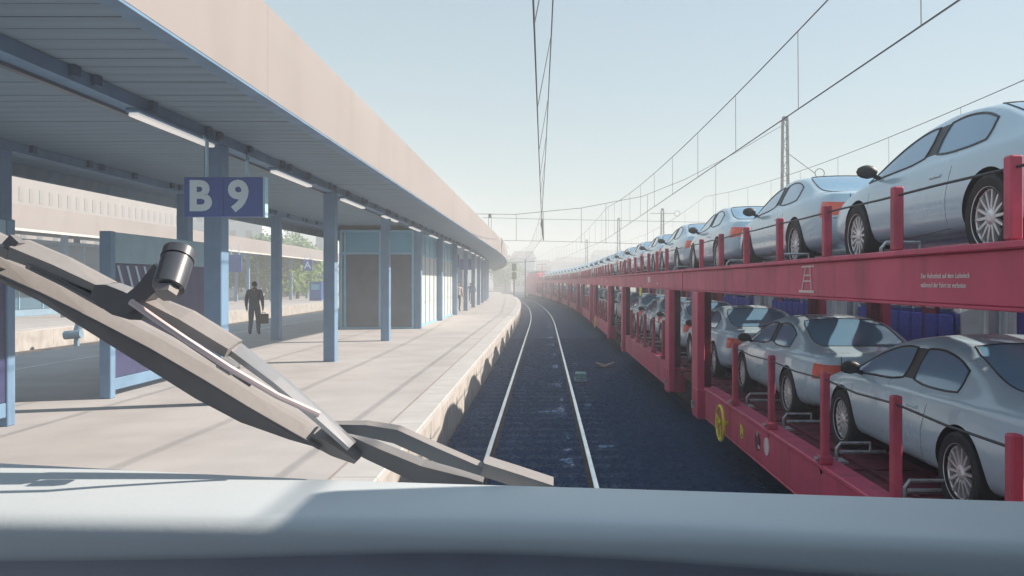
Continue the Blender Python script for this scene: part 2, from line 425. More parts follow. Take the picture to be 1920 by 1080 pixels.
for (u, dz) in ((-5.135, 0), (-8.8, .35)):
    for s0 in colS:
        s = s0 + dz
        T = Matrix.Translation(P(u, s)) @ Matrix.Rotation(head(s), 4, 'Z')
        b = MB(); b.bbox(-.135, .135, -.15, .15, HP-.02, 4.698, M['column'], .012, T)
        b.box(-.137, -.05, -.1505, -.149, HP+.01, 4.69, M['column'], T)
        b.build('column', cp)
# small brackets between beam and planks
bk = MB(); bk.box(-.03, .03, -.06, .06, 0, .13, M['beamdark']); bme = bk.mesh('bracket')
for k in range(30):
    for (u, z) in ((-4.965, 4.74), (-8.635, 4.74)):
        for d in ((0, .42) if k % 2 == 0 else (0,)):
            s = 5.2 + k*1.72 + d
            o = link('bracket', bme, cp); o.location = P(u, s, z); o.rotation_euler = (0, 0, head(s))
# strip lights under the beam
lm = thing('strip_light', 'x', 'light')
b = MB(); b.bbox(-.085, .085, -1.2, 1.2, 0, .045, M['column'], .008); b.build('housing', lm)
b = MB(); b.bbox(-.065, .065, -1.17, 1.17, -.05, -.001, M['lamp'], .015); b.build('diffuser', lm)
lm.location = (0, 0, -50)
lamps = [11.2, 16.4, 21.6, 26.8, 32.0, 37.4, 42.8, 48.2, 53.6, 59, 64.4, 69.8, 75.2]
for i, s in enumerate(lamps):
    lab = 'white strip light under the canopy beam, %s from the camera' % ORD[i]
    loc = P(-5.05, s, 4.652)
    if i == 0: o = lm; o.location = loc; o['label'] = lab; o['group'] = 'strip lights along the canopy beam'
    else: o = dup(lm, loc, head(s), lab)

# ------------------------------------------------------------------ platform sign B 9
sg = thing('platform_sign', 'hanging navy blue sign with big white letters B and 9', 'sign', (0, 11.9, 0))
def sx(x): return (x - VX)/F_PX*11.9
def sz(y): return CH - (y - VY)/F_PX*11.9
b = MB(); b.bbox(sx(348), sx(421), -.06, .06, sz(407), sz(333), M['navy'], .008); b.build('panel', sg)
b = MB(); b.bbox(sx(421.6), sx(495), -.06, .06, sz(407), sz(333), M['navy'], .008); b.build('panel', sg)
b = MB(); b.bbox(sx(495.4), sx(500), -.065, .065, sz(408), sz(332), M['hanger'], .004); b.build('end_cap', sg)
for ch, xl in (('B', 378), ('9', 450)):
    me = text_mesh(ch, .60, M['white'], .022, .004, 'CENTER')
    o = link('letter', me, sg); o.matrix_local = frame_mat((1,0,0), (0,0,1), (sx(xl), -.066, sz(394)))
for xl in (388, 463):
    b = MB(); b.tube([(sx(xl), 0, sz(333)), (sx(xl), 0, 4.62), (sx(xl)-.06, 0, 4.69)] if xl < 400 else [(sx(xl), 0, sz(333)), (sx(xl), 0, sz(303)), (sx(xl)-.01, .06, sz(298)), (-5.01, 1.9, 4.70)], .028, M['hanger'], 8); b.build('hanger', sg, True)

# ------------------------------------------------------------------ advertising boards on the platform
def board(s0, s1, label, lettering):
    t = thing('advertising_board', label, 'advertising board', (-7.17, s0, HP), 0, 'advertising boards on the platform')
    L = s1 - s0; H = 2.75
    for y in (0, L-.16):
        b = MB(); b.bbox(-.11, .08, y, y+.16, 0, H, M['column'], .012); b.build('post', t)
    b = MB(); b.bbox(-.09, .062, .163, L-.163, H-.52, H-.01, M['adhead'], .01); b.build('header', t)
    b = MB(); b.bbox(-.08, .05, .163, L-.163, .32, H-.524, M['adnavy'], .01); b.build('poster_panel', t)
    b = MB(); b.bbox(-.09, .062, .163, L-.163, .12, .316, M['column'], .01); b.build('bottom_rail', t)
    for k in range(6):
        z1 = H-.56; y1 = .24 + k*.30
        b = MB()
        if k < 5:
            b.add([(.053, y1, z1), (.053, y1+.07, z1), (.053, y1+.55, z1-.95), (.053, y1+.48, z1-.95), (.060, y1, z1), (.060, y1+.07, z1), (.060, y1+.55, z1-.95), (.060, y1+.48, z1-.95)],
                  [(0,3,2,1),(4,5,6,7),(0,1,5,4),(1,2,6,5),(2,3,7,6),(3,0,4,7)], M['adstripe'])
        else:
            y1 = 1.95
            b.add([(.0605, y1, z1), (.0605, y1-.07, z1), (.0605, y1-.62, z1-.95), (.0605, y1-.55, z1-.95), (.064, y1, z1), (.064, y1-.07, z1), (.064, y1-.62, z1-.95), (.064, y1-.55, z1-.95)],
                  [(0,1,2,3),(4,7,6,5),(0,4,5,1),(1,5,6,2),(2,6,7,3),(3,7,4,0)], M['adstripe'])
        b.build('stripe', t)
    o = link('lettering', text_mesh(lettering, .34, M['adstripe'], .004, .002, 'LEFT'), t); o.matrix_local = frame_mat((0,1,0), (0,0,1), (.056, 1.95, .98+.12))
    return t
board(13.35, 18.3, 'tall board with pale header and navy poster between the platform columns', 'Kostel')
board(6.0, 10.95, 'end of a second tall board cut off by the left edge of the photo', 'Kostel')

# ------------------------------------------------------------------ glazed shelter between the columns
sh = thing('glass_shelter', 'blue framed waiting shelter with teal transom panels and lower panels toned for sun and shade', 'shelter', (0, 33.2, HP))
SX0, SX1, SL, SH = -8.3, -5.28, 14.2, 4.02
zt = 3.03
def fr(x0,x1,y0,y1,z0,z1,n='frame',m='frame'): 
    b = MB(); b.bbox(x0,x1,y0,y1,z0,z1,M[m],.006); return b.build(n, sh)
fr(SX0, SX1, -.05, .05, SH-.1, SH, 'top_rail'); fr(SX0, SX1, -.05, .05, zt, zt+.09, 'transom_rail'); fr(SX0, SX1, -.05, .05, 0, .08, 'bottom_rail')
for x in (SX0, SX0+.16, -6.72, SX1-.1): fr(x, x+.1, -.052, .052, .082, SH-.102, 'mullion')
for (x0, x1) in ((SX0+.27, -6.73), (-6.61, SX1-.11)):
    fr(x0, x1, -.012, .012, zt+.095, SH-.105, 'transom_panel', 'tealpanel')
    fr(x0, x1, -.012, .012, .085, zt-.005, 'lower_panel', 'darkpanel')  # end wall panels coloured dark for the shade on them
for (z0, z1, n) in ((SH-.1, SH, 'top_rail'), (zt, zt+.09, 'transom_rail'), (0, .08, 'bottom_rail')): fr(SX1-.05, SX1+.05, .055, SL, z0, z1, n)
ym = [.06 + i*1.41 for i in range(11)]
for i, y in enumerate(ym):
    fr(SX1-.052, SX1+.052, y, y+.08, .082, SH-.102, 'mullion')
    if i < 10:
        fr(SX1-.012, SX1+.012, y+.085, y+1.405, zt+.095, SH-.105, 'transom_panel', 'tealpanel')
        fr(SX1-.012, SX1+.012, y+.085, y+1.405, .085, zt-.005, 'lower_panel', 'palepanel')  # same panels coloured pale on the sunlit side
fr(SX0-.05, SX0+.05, .055, SL, 0, SH, 'back_wall', 'darkpanel')

# information displays hanging further along
for i, (u, s, w) in enumerate(((-6.2, 57, .7), (-6.25, 68, 1.0))):
    t = thing('information_display', ('small' if i == 0 else 'wide') + ' navy display hanging under the canopy beyond the shelter', 'display', P(u, s, 0), head(s))
    b = MB(); b.bbox(-w/2, w/2, -.08, .08, 3.55, 4.45, M['navy'], .01); b.build('screen_case', t)
    for x in (-w/3, w/3):
        b = MB(); b.cyl((x,0,4.45), (x,0,4.86), .025, M['hanger'], 8); b.build('hanger', t)

# ------------------------------------------------------------------ far platform: canopy, kiosk, signs
U2, B2, T2 = -24.0, 5.04, 6.12
c2 = thing('platform_canopy', 'pale flat canopy over the far platform with sunlit fascia', 'canopy', (0,0,0))
b = MB(); b.path([(U2,B2),(U2,T2),(U2-.2,T2),(U2-.2,B2+.3),(U2-.14,B2)], 8, 128, M['fascia'], 4); b.build('fascia', c2)
b = MB(); b.path([(U2+.005,B2-.13),(U2+.005,B2-.01),(U2-.12,B2-.01),(U2-.12,B2-.13)], 8, 128, M['palepanel'], 4); b.build('gutter', c2)
b = MB(); b.path([(U2-.22,T2-.05),(U2-.22,B2+.32),(-31,B2+.32),(-31,T2-.05)], 8, 128, M['soffit'], 4); b.build('roof_slab', c2)
for u in (-25.8, -29.2):
    for k in range(15):
        s = 22 + k*7.3
        T = Matrix.Translation(P(u, s)) @ Matrix.Rotation(head(s), 4, 'Z')
        b = MB(); b.bbox(-.14, .14, -.14, .14, HP, B2+.315, M['column'], .012, T); b.build('column', c2)
l2 = MB(); l2.bbox(-.07,.07,-1,1,-.06,0,M['lamp'],.01); lme = l2.mesh('lamp')
for k in range(14):
    o = link('strip_lamp', lme, c2); s = 30 + k*6; o.location = P(-26.6, s, B2+.31); o.rotation_euler = (0,0,head(s))
kk = thing('platform_kiosk', 'blue grey glazed kiosk in the shade of the far canopy', 'kiosk', (-28.6, 40, HP))
b = MB(); b.bbox(-2.6, -.06, 0, 15.2, 0, 4.3, M['bluegrey'], .02); b.build('wall', kk)
for i in range(7):
    for (z0, z1) in ((.4, 2.15), (2.3, 4.05)):
        y0 = .3 + i*2.1
        b = MB(); b.bbox(-.055, .0, y0, y0+1.95, z0, z1, M['kioskglass'], .01); w = b.build('window', kk)
        b = MB(); b.bbox(-.058, .03, y0-.07, y0-.005, z0, z1, M['frame'], .005); b.build('frame', w)
sA = thing('letter_sign', 'small dark sign with a white letter A on the far platform', 'sign', (-27.3, 94, 0))
sA.location = Vector(((577-VX)/F_PX*80, 80, 0))
b = MB(); b.bbox(-.45, .45, -.06, .06, 3.65, 4.75, M['navy'], .01); b.build('panel', sA)
o = link('letter', text_mesh('A', .95, M['white'], .02, .004, 'CENTER'), sA); o.matrix_local = frame_mat((1,0,0), (0,0,1), (0, -.066, 3.88))
for x in (-.25, .25):
    b = MB(); b.cyl((x, 0, 4.75), (x, 0, 5.36), .03, M['hanger'], 8); b.build('hanger', sA)
vb = thing('ticket_machine', 'navy ticket machine standing on the far platform', 'ticket machine', Vector(((593-VX)/F_PX*82, 82, HP)))
b = MB(); b.bbox(-.6, .6, -.35, .35, .05, 1.9, M['navy'], .03); b.build('cabinet', vb)
b = MB(); b.bbox(-.42, .42, -.37, -.352, 1.1, 1.65, M['tealpanel'], .008); b.build('screen', vb)
b = MB(); b.bbox(-.66, .66, -.4, .4, 0, .05, M['wallconc'], .01); b.build('plinth', vb)
bs = thing('platform_display', 'navy display board under the far canopy beside the column', 'display', Vector(((441-VX)/F_PX*62, 62, 0)))
b = MB(); b.bbox(-.5, .5, -.08, .08, 3.3, 4.6, M['navy'], .015); b.build('panel', bs)
for x in (-.3, .3):
    b = MB(); b.cyl((x, 0, 4.6), (x, 0, 5.36), .03, M['hanger'], 8); b.build('hanger', bs)
# dwarf signal by the far track
ds = thing('dwarf_signal', 'low blue grey ground signal beside the far track', 'signal', (-18.9, 33, -.15))
b = MB(); b.bbox(-.08, .08, -.08, .08, 0, .75, M['bluegrey'], .01); b.build('post', ds)
b = MB(); b.tube([(-.42,-.1,.55),(.25,-.1,.62)], .17, M['bluegrey'], 12); b.build('lamp_housing', ds, True)
b = MB(); b.tube([(.0,0,.62),(.12,.05,1.15)], .15, M['bluegrey'], 10); b.build('hood', ds, True)

# red regional train far left
rt = thing('regional_train', 'pale and red regional train standing beyond the far platform', 'train', (-38.5, 44, 0))
b = MB(); b.bbox(-1.4, 1.4, 0, 48, .55, 1.9, M['red'], .05); b.build('lower_body', rt)
b = MB(); b.bbox(-1.38, 1.38, .02, 47.98, 1.902, 3.7, M['palepanel'], .05); b.build('upper_body', rt)
b = MB(); b.bbox(-1.3, 1.3, .1, 47.9, 3.702, 4.1, M['bldgblue'], .2); b.build('roof', rt)
for i in range(14):
    b = MB(); b.bbox(1.375, 1.395, 1.2+i*3.3, 3.4+i*3.3, 2.2, 3.2, M['winDark'], .008); b.build('window', rt)

# ------------------------------------------------------------------ buildings and trees beyond
bd = thing('office_building', 'long pale building with a row of tall narrow slot windows', 'building', (-60, 58, -.3))
b = MB(); b.box(-16, 0, 0, 78, 0, 15.2, M['bldg']); b.build('wall', bd)
b = MB(); b.box(-16.2, .25, -.2, 78.2, 15.203, 15.6, M['bldg']); b.build('roof', bd)
wm = MB(); wm.box(-.01, .06, 0, .72, 12.1, 13.7, M['slot']); wme = wm.mesh('window')
for i in range(40):
    o = link('window', wme, bd); o.location = (0, 1 + i*1.9, 0)
wm = MB(); wm.box(-.01, .06, 0, 1.0, 3.4, 5.2, M['winDark']); wme = wm.mesh('window')
for i in range(24):
    for z in (0, 3.4):
        o = link('window', wme, bd); o.location = (0, 1.4 + i*3.1, z)
b2 = thing('apartment_building', 'blue white building with small square windows behind the canopy', 'building', (-66, 150, -.3))
b = MB(); b.box(-20, 0, 0, 14, 0, 16.5, M['bldgblue']); b.box(0.002, 14, .5, 14, 0, 15.8, M['bldgblue']); b.build('wall', b2)
b = MB(); b.box(-20.3, 14.3, -.3, 14.3, 16.503, 16.9, M['palepanel']); b.build('roof', b2)
wm = MB(); wm.box(0, 1.1, -.05, .02, 0, 1.3, M['winDark']); wme = wm.mesh('window')
for i in range(11):
    for z in (13.9, 11, 8.2):
        o = link('window', wme, b2); o.location = (-19 + i*3, .0 if i < 6 else .5, z)
def bl(x0, x1, Y, h, label, mat_, name='distant_building', wn=5):
    X0 = (x0-VX)/F_PX*Y; X1 = (x1-VX)/F_PX*Y
    t = thing(name, label, 'building', (X0, Y, -.3)); L = X1-X0
    b = MB(); b.box(0, L, 0, 12, 0, h, M[mat_]); b.build('wall', t)
    b = MB(); b.add([(-.3,-.3,h+.003),(L+.3,-.3,h+.003),(L+.3,12.3,h+.003),(-.3,12.3,h+.003),(L*.1,6,h+2.2),(L*.9,6,h+2.2)], [(0,1,5,4),(1,2,5),(2,3,4,5),(3,0,4),(0,3,2,1)], M['slot']); b.build('roof', t)
    wm = MB(); wm.box(0, 1.1, -.06, .02, 0, 1.5, M['winDark']); wme = wm.mesh('window')
    for i in range(wn):
        for z in [1.6 + 3*k for k in range(int((h-2)/3))]:
            o = link('window', wme, t); o.location = (L*(i+.5)/wn-.5, 0, z)
bl(925, 958, 210, 7.5, 'pale distant house behind the end of the platform canopy', 'bldg', wn=3)
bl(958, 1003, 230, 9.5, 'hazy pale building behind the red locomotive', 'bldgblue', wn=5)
bl(1035, 1110, 320, 10.5, 'hazy flat building above the far end of the car train', 'bldg', wn=7)
bl(592, 606, 130, 10.2, 'white house beside the trees beyond the far platform', 'palepanel', wn=2)
bl(1003, 1034, 270, 8.0, 'pale low hall far beyond the red locomotive', 'bldg', wn=4)
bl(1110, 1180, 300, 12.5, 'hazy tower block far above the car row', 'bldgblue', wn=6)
bl(1180, 1262, 340, 9.5, 'wide hazy building low behind the car row', 'bldg', wn=8)
def tree(x, Y, h, r, label, lm_):
    X = (x-VX)/F_PX*Y
    t = thing('leafy_tree', label, 'tree', (X, Y, -.3), 0, 'trees beyond the far platform')
    b = MB(); b.tube([(0,0,0),(.08,0,h*.3),(-.05,.05,h*.55),(.05,0,h*.8)], [.24,.18,.12,.05], M['bark'], 8)
    for k in range(6):
        a = k*1.05; z = h*(.35+.06*k)
        b.tube([(0,0,z),(math.cos(a)*r*.45, math.sin(a)*r*.45, z+r*.35),(math.cos(a)*r*.75, math.sin(a)*r*.75, z+r*.5)], [.09,.05,.02], M['bark'], 5)
    b.build('trunk', t)
    c = MB(); rnd = random.Random(int(x))
    for k in range(80):
        while True:
            p = Vector((rnd.uniform(-1,1), rnd.uniform(-1,1), rnd.uniform(-1,1)))
            if .35 < p.length < 1: break
        q = Vector((p.x*r, p.y*r, h*.62 + p.z*h*.36))
        for j in range(42):
            d = Vector((rnd.gauss(0,1), rnd.gauss(0,1), rnd.gauss(0,.8)))*r*.17
            o = q + d; a = Vector((rnd.gauss(0,1), rnd.gauss(0,1), rnd.gauss(0,1))).normalized(); e = a.orthogonal().normalized()
            sz_ = rnd.uniform(.14, .30)
            c.add([o+a*sz_, o+e*sz_*.6, o-a*sz_, o-e*sz_*.6], [(0,1,2,3)], M[lm_] if rnd.random() < .7 else M['leaf2'])
    c.build('crown', t, fix=False)
for (x, Y, h, r, lb, lm_) in ((948, 190, 8.5, 3.4, 'hazy tree at the far end of the platform', 'leaf'), (520, 88, 6.4, 2.6, 'low bright bush below the far canopy', 'leaf2'), (557, 92, 6.0, 2.6, 'second low bright bush below the far canopy', 'leaf2'), (468, 96, 7.6, 2.8, 'dark green tree seen beside the walking person', 'leaf'), (505, 104, 9.0, 3.0, 'green tree behind the far canopy beside the middle column', 'leaf'),
                          (540, 110, 9.6, 3.1, 'tall green tree rising above the far canopy', 'leaf'), (568, 118, 8.6, 2.9, 'round light green tree right of the tall one', 'leaf2'), (445, 112, 8, 2.8, 'leftmost green tree behind the far canopy', 'leaf2'),
                          (600, 125, 7.5, 2.6, 'small green tree partly hidden by the front column', 'leaf')):
    tree(x, Y, h, r, lb, lm_)

# ------------------------------------------------------------------ cars
def split(me, idx):
    vs = [v.co.copy() for v in me.vertices]; used = {}; V = []; Fs = []
    for p in me.polygons:
        if p.material_index != idx: continue
        f = []
        for i in p.vertices:
            if i not in used: used[i] = len(V); V.append(vs[i])
            f.append(used[i])
        Fs.append(f)
    return V, Fs
def islands(V, Fs):
    par = list(range(len(V)))
    def fd(a):
        while par[a] != a: par[a] = par[par[a]]; a = par[a]
        return a
    for f in Fs:
        for i in f[1:]:
            a, b_ = fd(f[0]), fd(i)
            if a != b_: par[a] = b_
    groups = {}
    for f in Fs: groups.setdefault(fd(f[0]), []).append(f)
    out = []
    for fs in groups.values():
        used = {}; V2 = []; F2 = []
        for f in fs:
            g_ = []
            for i in f:
                if i not in used: used[i] = len(V2); V2.append(V[i])
                g_.append(used[i])
            F2.append(g_)
        out.append((V2, F2))
    return out
def car_mesh():
    # half sections: y, then p0..p8 as (x,z)
    def stn(y, zb, w, z3, z4, p5, p6, p7, z8, w1=None, w2=None):
        return (y, [(0,zb), ((w1 or w-.13), zb), ((w2 or w-.025), zb+.12), (w, z3), (w-.035, z4), p5, p6, p7, (0, z8)])
    ST = [
        stn(-2.185, .34, .70, .62, .79, (.62,.845), (.54,.862), (.42,.87), .875),
        stn(-2.13, .25, .785, .61, .80, (.69,.875), (.61,.895), (.48,.905), .91),
        stn(-2.03, .22, .815, .605, .808, (.712,.88), (.635,.905), (.50,.915), .92),
        stn(-1.88, .20, .845, .60, .815, (.735,.885), (.66,.915), (.52,.925), .93),
        stn(-1.62, .18, .872, .55, .82, (.76,.885), (.69,.925), (.58,.945), .955),
        stn(-1.36, .17, .880, .52, .82, (.775,.885), (.71,.955), (.615,1.01), 1.02),
        stn(-1.08, .17, .880, .50, .82, (.785,.875), (.675,1.09), (.585,1.14), 1.155),
        stn(-.74, .17, .878, .50, .815, (.79,.865), (.625,1.20), (.545,1.25), 1.275),
        stn(-.20, .17, .876, .50, .805, (.79,.855), (.60,1.235), (.52,1.285), 1.315),
        stn(-.14, .17, .876, .50, .805, (.79,.855), (.60,1.235), (.52,1.285), 1.315),
        stn(.38, .17, .876, .50, .795, (.79,.845), (.62,1.17), (.55,1.225), 1.255),
        stn(.74, .17, .876, .50, .785, (.79,.84), (.69,1.02), (.62,1.075), 1.10),
        stn(1.10, .17, .876, .52, .775, (.79,.83), (.745,.855), (.66,.90), .925),
        stn(1.45, .17, .870, .54, .75, (.77,.795), (.69,.82), (.56,.845), .86),
        stn(1.85, .20, .840, .52, .69, (.73,.725), (.63,.75), (.5,.77), .785),
        stn(2.10, .24, .77, .48, .60, (.66,.635), (.57,.66), (.43,.68), .69),
        stn(2.18, .30, .66, .45, .54, (.57,.57), (.49,.59), (.36,.605), .615)]
    V = []; Fs = []; MI = []
    n = len(ST)
    for (y, pts) in ST:
        ring = [(x, y, z) for (x, z) in pts] + [(-x, y, z) for (x, z) in pts[7:0:-1]]
        V += ring
    for i in range(n-1):
        for j in range(16):
            h = j if j < 8 else 15-j
            y0, y1 = ST[i][0], ST[i+1][0]; mi = 0
            if h == 5:
                if -1.1 < y0 and y1 < -.19: mi = 1
                elif y0 < -.19 and y1 > -.16 and y0 > -.3: mi = 5
                elif y0 > -.19 and y1 < 1.2: mi = 1
            if h == 7:
                if -1.65 < y0 and y1 < -.7: mi = 2
                if y0 > .3 and y1 < 1.2: mi = 3
            if h == 3 and y1 < -2.0: mi = 4
            j2 = (j+1) % 16
            Fs.append((i*16+j, i*16+j2, (i+1)*16+j2, (i+1)*16+j)); MI.append(mi)
    # end caps
    for (i, pts, rear) in ((0, ST[0], 1), (n-1, ST[-1], 0)):
        y, pp = pts; base = i*16; R = [base+k for k in range(9)]; L = [base] + [base+16-k for k in range(1,8)] + [base+8]
        r = {}; l = {}
        for k in range(1, 8):
            x, z = pp[k]; r[k] = len(V); V.append((x*.66, y, z)); l[k] = len(V); V.append((-x*.66, y, z))
        def q(f, mi):
            Fs.append(tuple(f)[::-1] if not rear else tuple(f)); MI.append(mi)
        for k in range(1, 7):
            t = 4 if (rear and k == 3) else 0
            q((R[k], R[k+1], r[k+1], r[k]), t); q((r[k], r[k+1], l[k+1], l[k]), 0); q((l[k], l[k+1], L[k+1], L[k]), t)
        q((R[7], base+8, L[7], l[7], r[7]), 0); q((base, R[1], r[1], l[1], L[1]), 0)
    me = bpy.data.meshes.new('car_cage'); me.from_pydata(V, [], Fs)
    ms = [M['paint'], M['carglass'], M['carglass'], M['carglass'], M['tail'], M['trim'], M['undergear']]
    for m in ms: me.materials.append(m)
    me.polygons.foreach_set('material_index', MI)
    bm = bmesh.new(); bm.from_mesh(me); bmesh.ops.recalc_face_normals(bm, faces=bm.faces)
    cl = bm.edges.layers.float.new('crease_edge')
    for e in bm.edges:
        mis = {f.material_index for f in e.link_faces}
        if len(mis) > 1 and (mis & {1, 2, 3}): e[cl] = .35
        ya = [v.co for v in e.verts]
        if all(abs(abs(c.x) - .84) < .02 and .76 < c.z < .83 and -1.9 < c.y < 1.5 for c in ya): e[cl] = .35
    bm.to_mesh(me); bm.free()
    me.polygons.foreach_set('use_smooth', [True]*len(me.polygons))
    o = link('car_cage', me)
    s = o.modifiers.new('s', 'SUBSURF'); s.levels = 2; s.render_levels = 2
    c = MB()
    for yy in (-1.22, 1.23):
        for sg_ in (-1, 1):
            c.tube([(sg_*.52, yy, .31), (sg_*1.2, yy, .31)], .365, M['undergear'], 40)
    cm = c.mesh('cutter'); cm.materials.clear()
    for m in ms: cm.materials.append(m)
    cm.polygons.foreach_set('material_index', [6]*len(cm.polygons))
    co = link('cutter', cm)
    bo = o.modifiers.new('b', 'BOOLEAN'); bo.object = co; bo.operation = 'DIFFERENCE'; bo.solver = 'EXACT'
    try: bo.material_mode = 'INDEX'
    except Exception: pass
    bpy.context.view_layer.update()
    out = bpy.data.meshes.new_from_object(o.evaluated_get(bpy.context.evaluated_depsgraph_get()))
    bpy.data.objects.remove(o); bpy.data.objects.remove(co)
    return out
cmesh = car_mesh()
def mk(name, V, Fs, m, parent, smooth=True):
    me = bpy.data.meshes.new(name); me.from_pydata([tuple(v) for v in V], [], Fs); me.materials.append(m)
    if smooth: me.polygons.foreach_set('use_smooth', [True]*len(me.polygons))
    return link(name, me, parent)
car = thing('silver_car', 'x', 'car')
V, Fs = split(cmesh, 0); mk('body', V, Fs, M['paint'], car)
for idx, nm in ((1, 'side_window'), (2, 'rear_window'), (3, 'windscreen'), (4, 'tail_light'), (5, 'door_pillar')):
    V, Fs = split(cmesh, idx)
    for (v2, f2) in islands(V, Fs): mk(nm, v2, f2, {5: M['trim'], 4: M['tail']}.get(idx, M['carglass']), car)
V, Fs = split(cmesh, 6)
for (v2, f2) in islands(V, Fs): mk('wheel_arch', v2, f2, M['undergear'], car, False)
def outline(V, Fs):
    from collections import Counter
    ec = Counter()
    for f in Fs:
        for a, c in zip(f, f[1:]+f[:1]): ec[(min(a,c), max(a,c))] += 1
    nb = {}
    for (a, c), k in ec.items():
        if k == 1: nb.setdefault(a, []).append(c); nb.setdefault(c, []).append(a)
    loops = []; seen = set()
    for st_ in nb:
        if st_ in seen: continue
        lp = [st_]; seen.add(st_); cur = st_
        while True:
            nx = [x for x in nb[cur] if x not in seen]
            if not nx: break
            cur = nx[0]; lp.append(cur); seen.add(cur)
        loops.append(lp)
    return loops
for idx in (1, 2):
    V, Fs = split(cmesh, idx)
    for (v2, f2) in islands(V, Fs):
        b = MB()
        for lp in outline(v2, f2):
            if len(lp) > 6: b.tube([Vector(v2[i]) for i in lp], .011 if idx == 1 else .008, M['trim'], 5, closed=True)
        b.build('window_seal', car)
# door seams and door seams, following the surface
from mathutils.bvhtree import BVHTree
bv = BVHTree.FromPolygons([v.co for v in cmesh.vertices], [list(p.vertices) for p in cmesh.polygons])
def on_side(y, z, sg_):
    h = bv.ray_cast(Vector((sg_*1.5, y, z)), Vector((-sg_, 0, 0)))
    return h[0]
for sg_ in (-1, 1):
    b = MB()
    for pl in ([(-.60,.30),(-.62,.55),(-.70,.80)], [(.92,.26),(.95,.5),(.93,.76)], [(-.62,.27),(.2,.235),(.92,.25)]):
        pts = []
        for (a, c_) in zip(pl[:-1], pl[1:]):
            for t in range(6):
                y = a[0]+(c_[0]-a[0])*t/6; z = a[1]+(c_[1]-a[1])*t/6
                h = on_side(y, z, sg_)
                if h: pts.append(h - Vector((sg_*.003, 0, 0)))
        if len(pts) > 2: b.tube(pts, .005, M['trim'], 5)
    b.build('door_seam', car)
    h = on_side(-.42, .70, sg_); b = MB(); b.bbox(h.x-.012, h.x+.012, -.52, -.33, .69, .715, M['paint'], .006); b.build('door_handle', car)
    # mirror
    b = MB(); cx = sg_*.93
    T = Matrix.Translation((cx, .78, .905))
    bm = bmesh.new(); bmesh.ops.create_icosphere(bm, subdivisions=2, radius=1)
    for v in bm.verts: v.co = Vector((v.co.x*.105, v.co.y*.07*(1 if v.co.y > 0 else .45), v.co.z*.068))
    bm.verts.index_update(); vs_ = [T @ v.co for v in bm.verts]; fs_ = [[v.index for v in f.verts] for f in bm.faces]; bm.free()
    b.add(vs_, fs_, M['trim']); b.build('mirror', car, True)
    b = MB(); b.tube([(sg_*.80, .80, .845), (cx-sg_*.05, .79, .875)], .022, M['trim'], 8); b.build('mirror_arm', car, True)
b = MB()
def on_back(x, z):
    h = bv.ray_cast(Vector((x, -3, z)), Vector((0, 1, 0))); return h[0] - Vector((0, .002, 0)) if h[0] else None
for pl in ([(-.50,.60),(-.50,.87)], [(.50,.60),(.50,.87)], [(-.70,.585),(.70,.585)]):
    pts = [on_back(pl[0][0]+(pl[1][0]-pl[0][0])*t/12, pl[0][1]+(pl[1][1]-pl[0][1])*t/12) for t in range(13)]
    pts = [p for p in pts if p]
    if len(pts) > 2: b.tube(pts, .005, M['trim'], 5)
b.build('boot_seam', car)
b = MB(); b.bbox(-.27, .27, -2.205, -2.17, .615, .70, M['trim'], .008); b.build('number_plate_recess', car)
b = MB(); b.bbox(-.5, .5, -2.195, -2.13, .27, .34, M['trim'], .02); b.build('bumper_trim', car)
tm = MB(); tm.lathe([(.205,-.085),(.285,-.1),(.305,-.085),(.312,-.05),(.312,.05),(.305,.085),(.285,.1),(.205,.085)], M['tyre'], 40, close=True); tyre_me = tm.mesh('tyre', True)
rm = MB(); rm.lathe([(.208,-.082),(.222,-.09),(.214,-.07),(.196,-.055),(.188,-.02),(.188,.06),(.207,.08)], M['rim'], 40)
for k in range(14):
    a = 2*math.pi*k/14
    T = Matrix.Rotation(a, 4, 'X')
    rm.add([T @ Vector(p) for p in ((-.062,-.013,.04),(-.062,.013,.04),(-.07,.0085,.2),(-.07,-.0085,.2),(-.03,-.013,.04),(-.03,.013,.04),(-.045,.0085,.2),(-.045,-.0085,.2))],
           [(0,1,2,3),(4,7,6,5),(0,4,5,1),(1,5,6,2),(2,6,7,3),(3,7,4,0)], M['rim'])
rm.lathe([(.0,-.075),(.03,-.075),(.055,-.066),(.055,-.03)], M['rim'], 20)
rm.lathe([(0,.01),(.19,.01)], M['undergear'], 24)
rim_me = rm.mesh('rim')
for yy in (-1.22, 1.23):
    for sg_ in (-1, 1):
        w = bpy.data.objects.new('wheel', None); COL.objects.link(w); w.parent = car; w.location = (sg_*.775, yy, .312); w.rotation_euler = (random.uniform(0, 6) , 0, 0 if sg_ < 0 else math.pi)
        link('tyre', tyre_me, w); link('rim', rim_me, w)
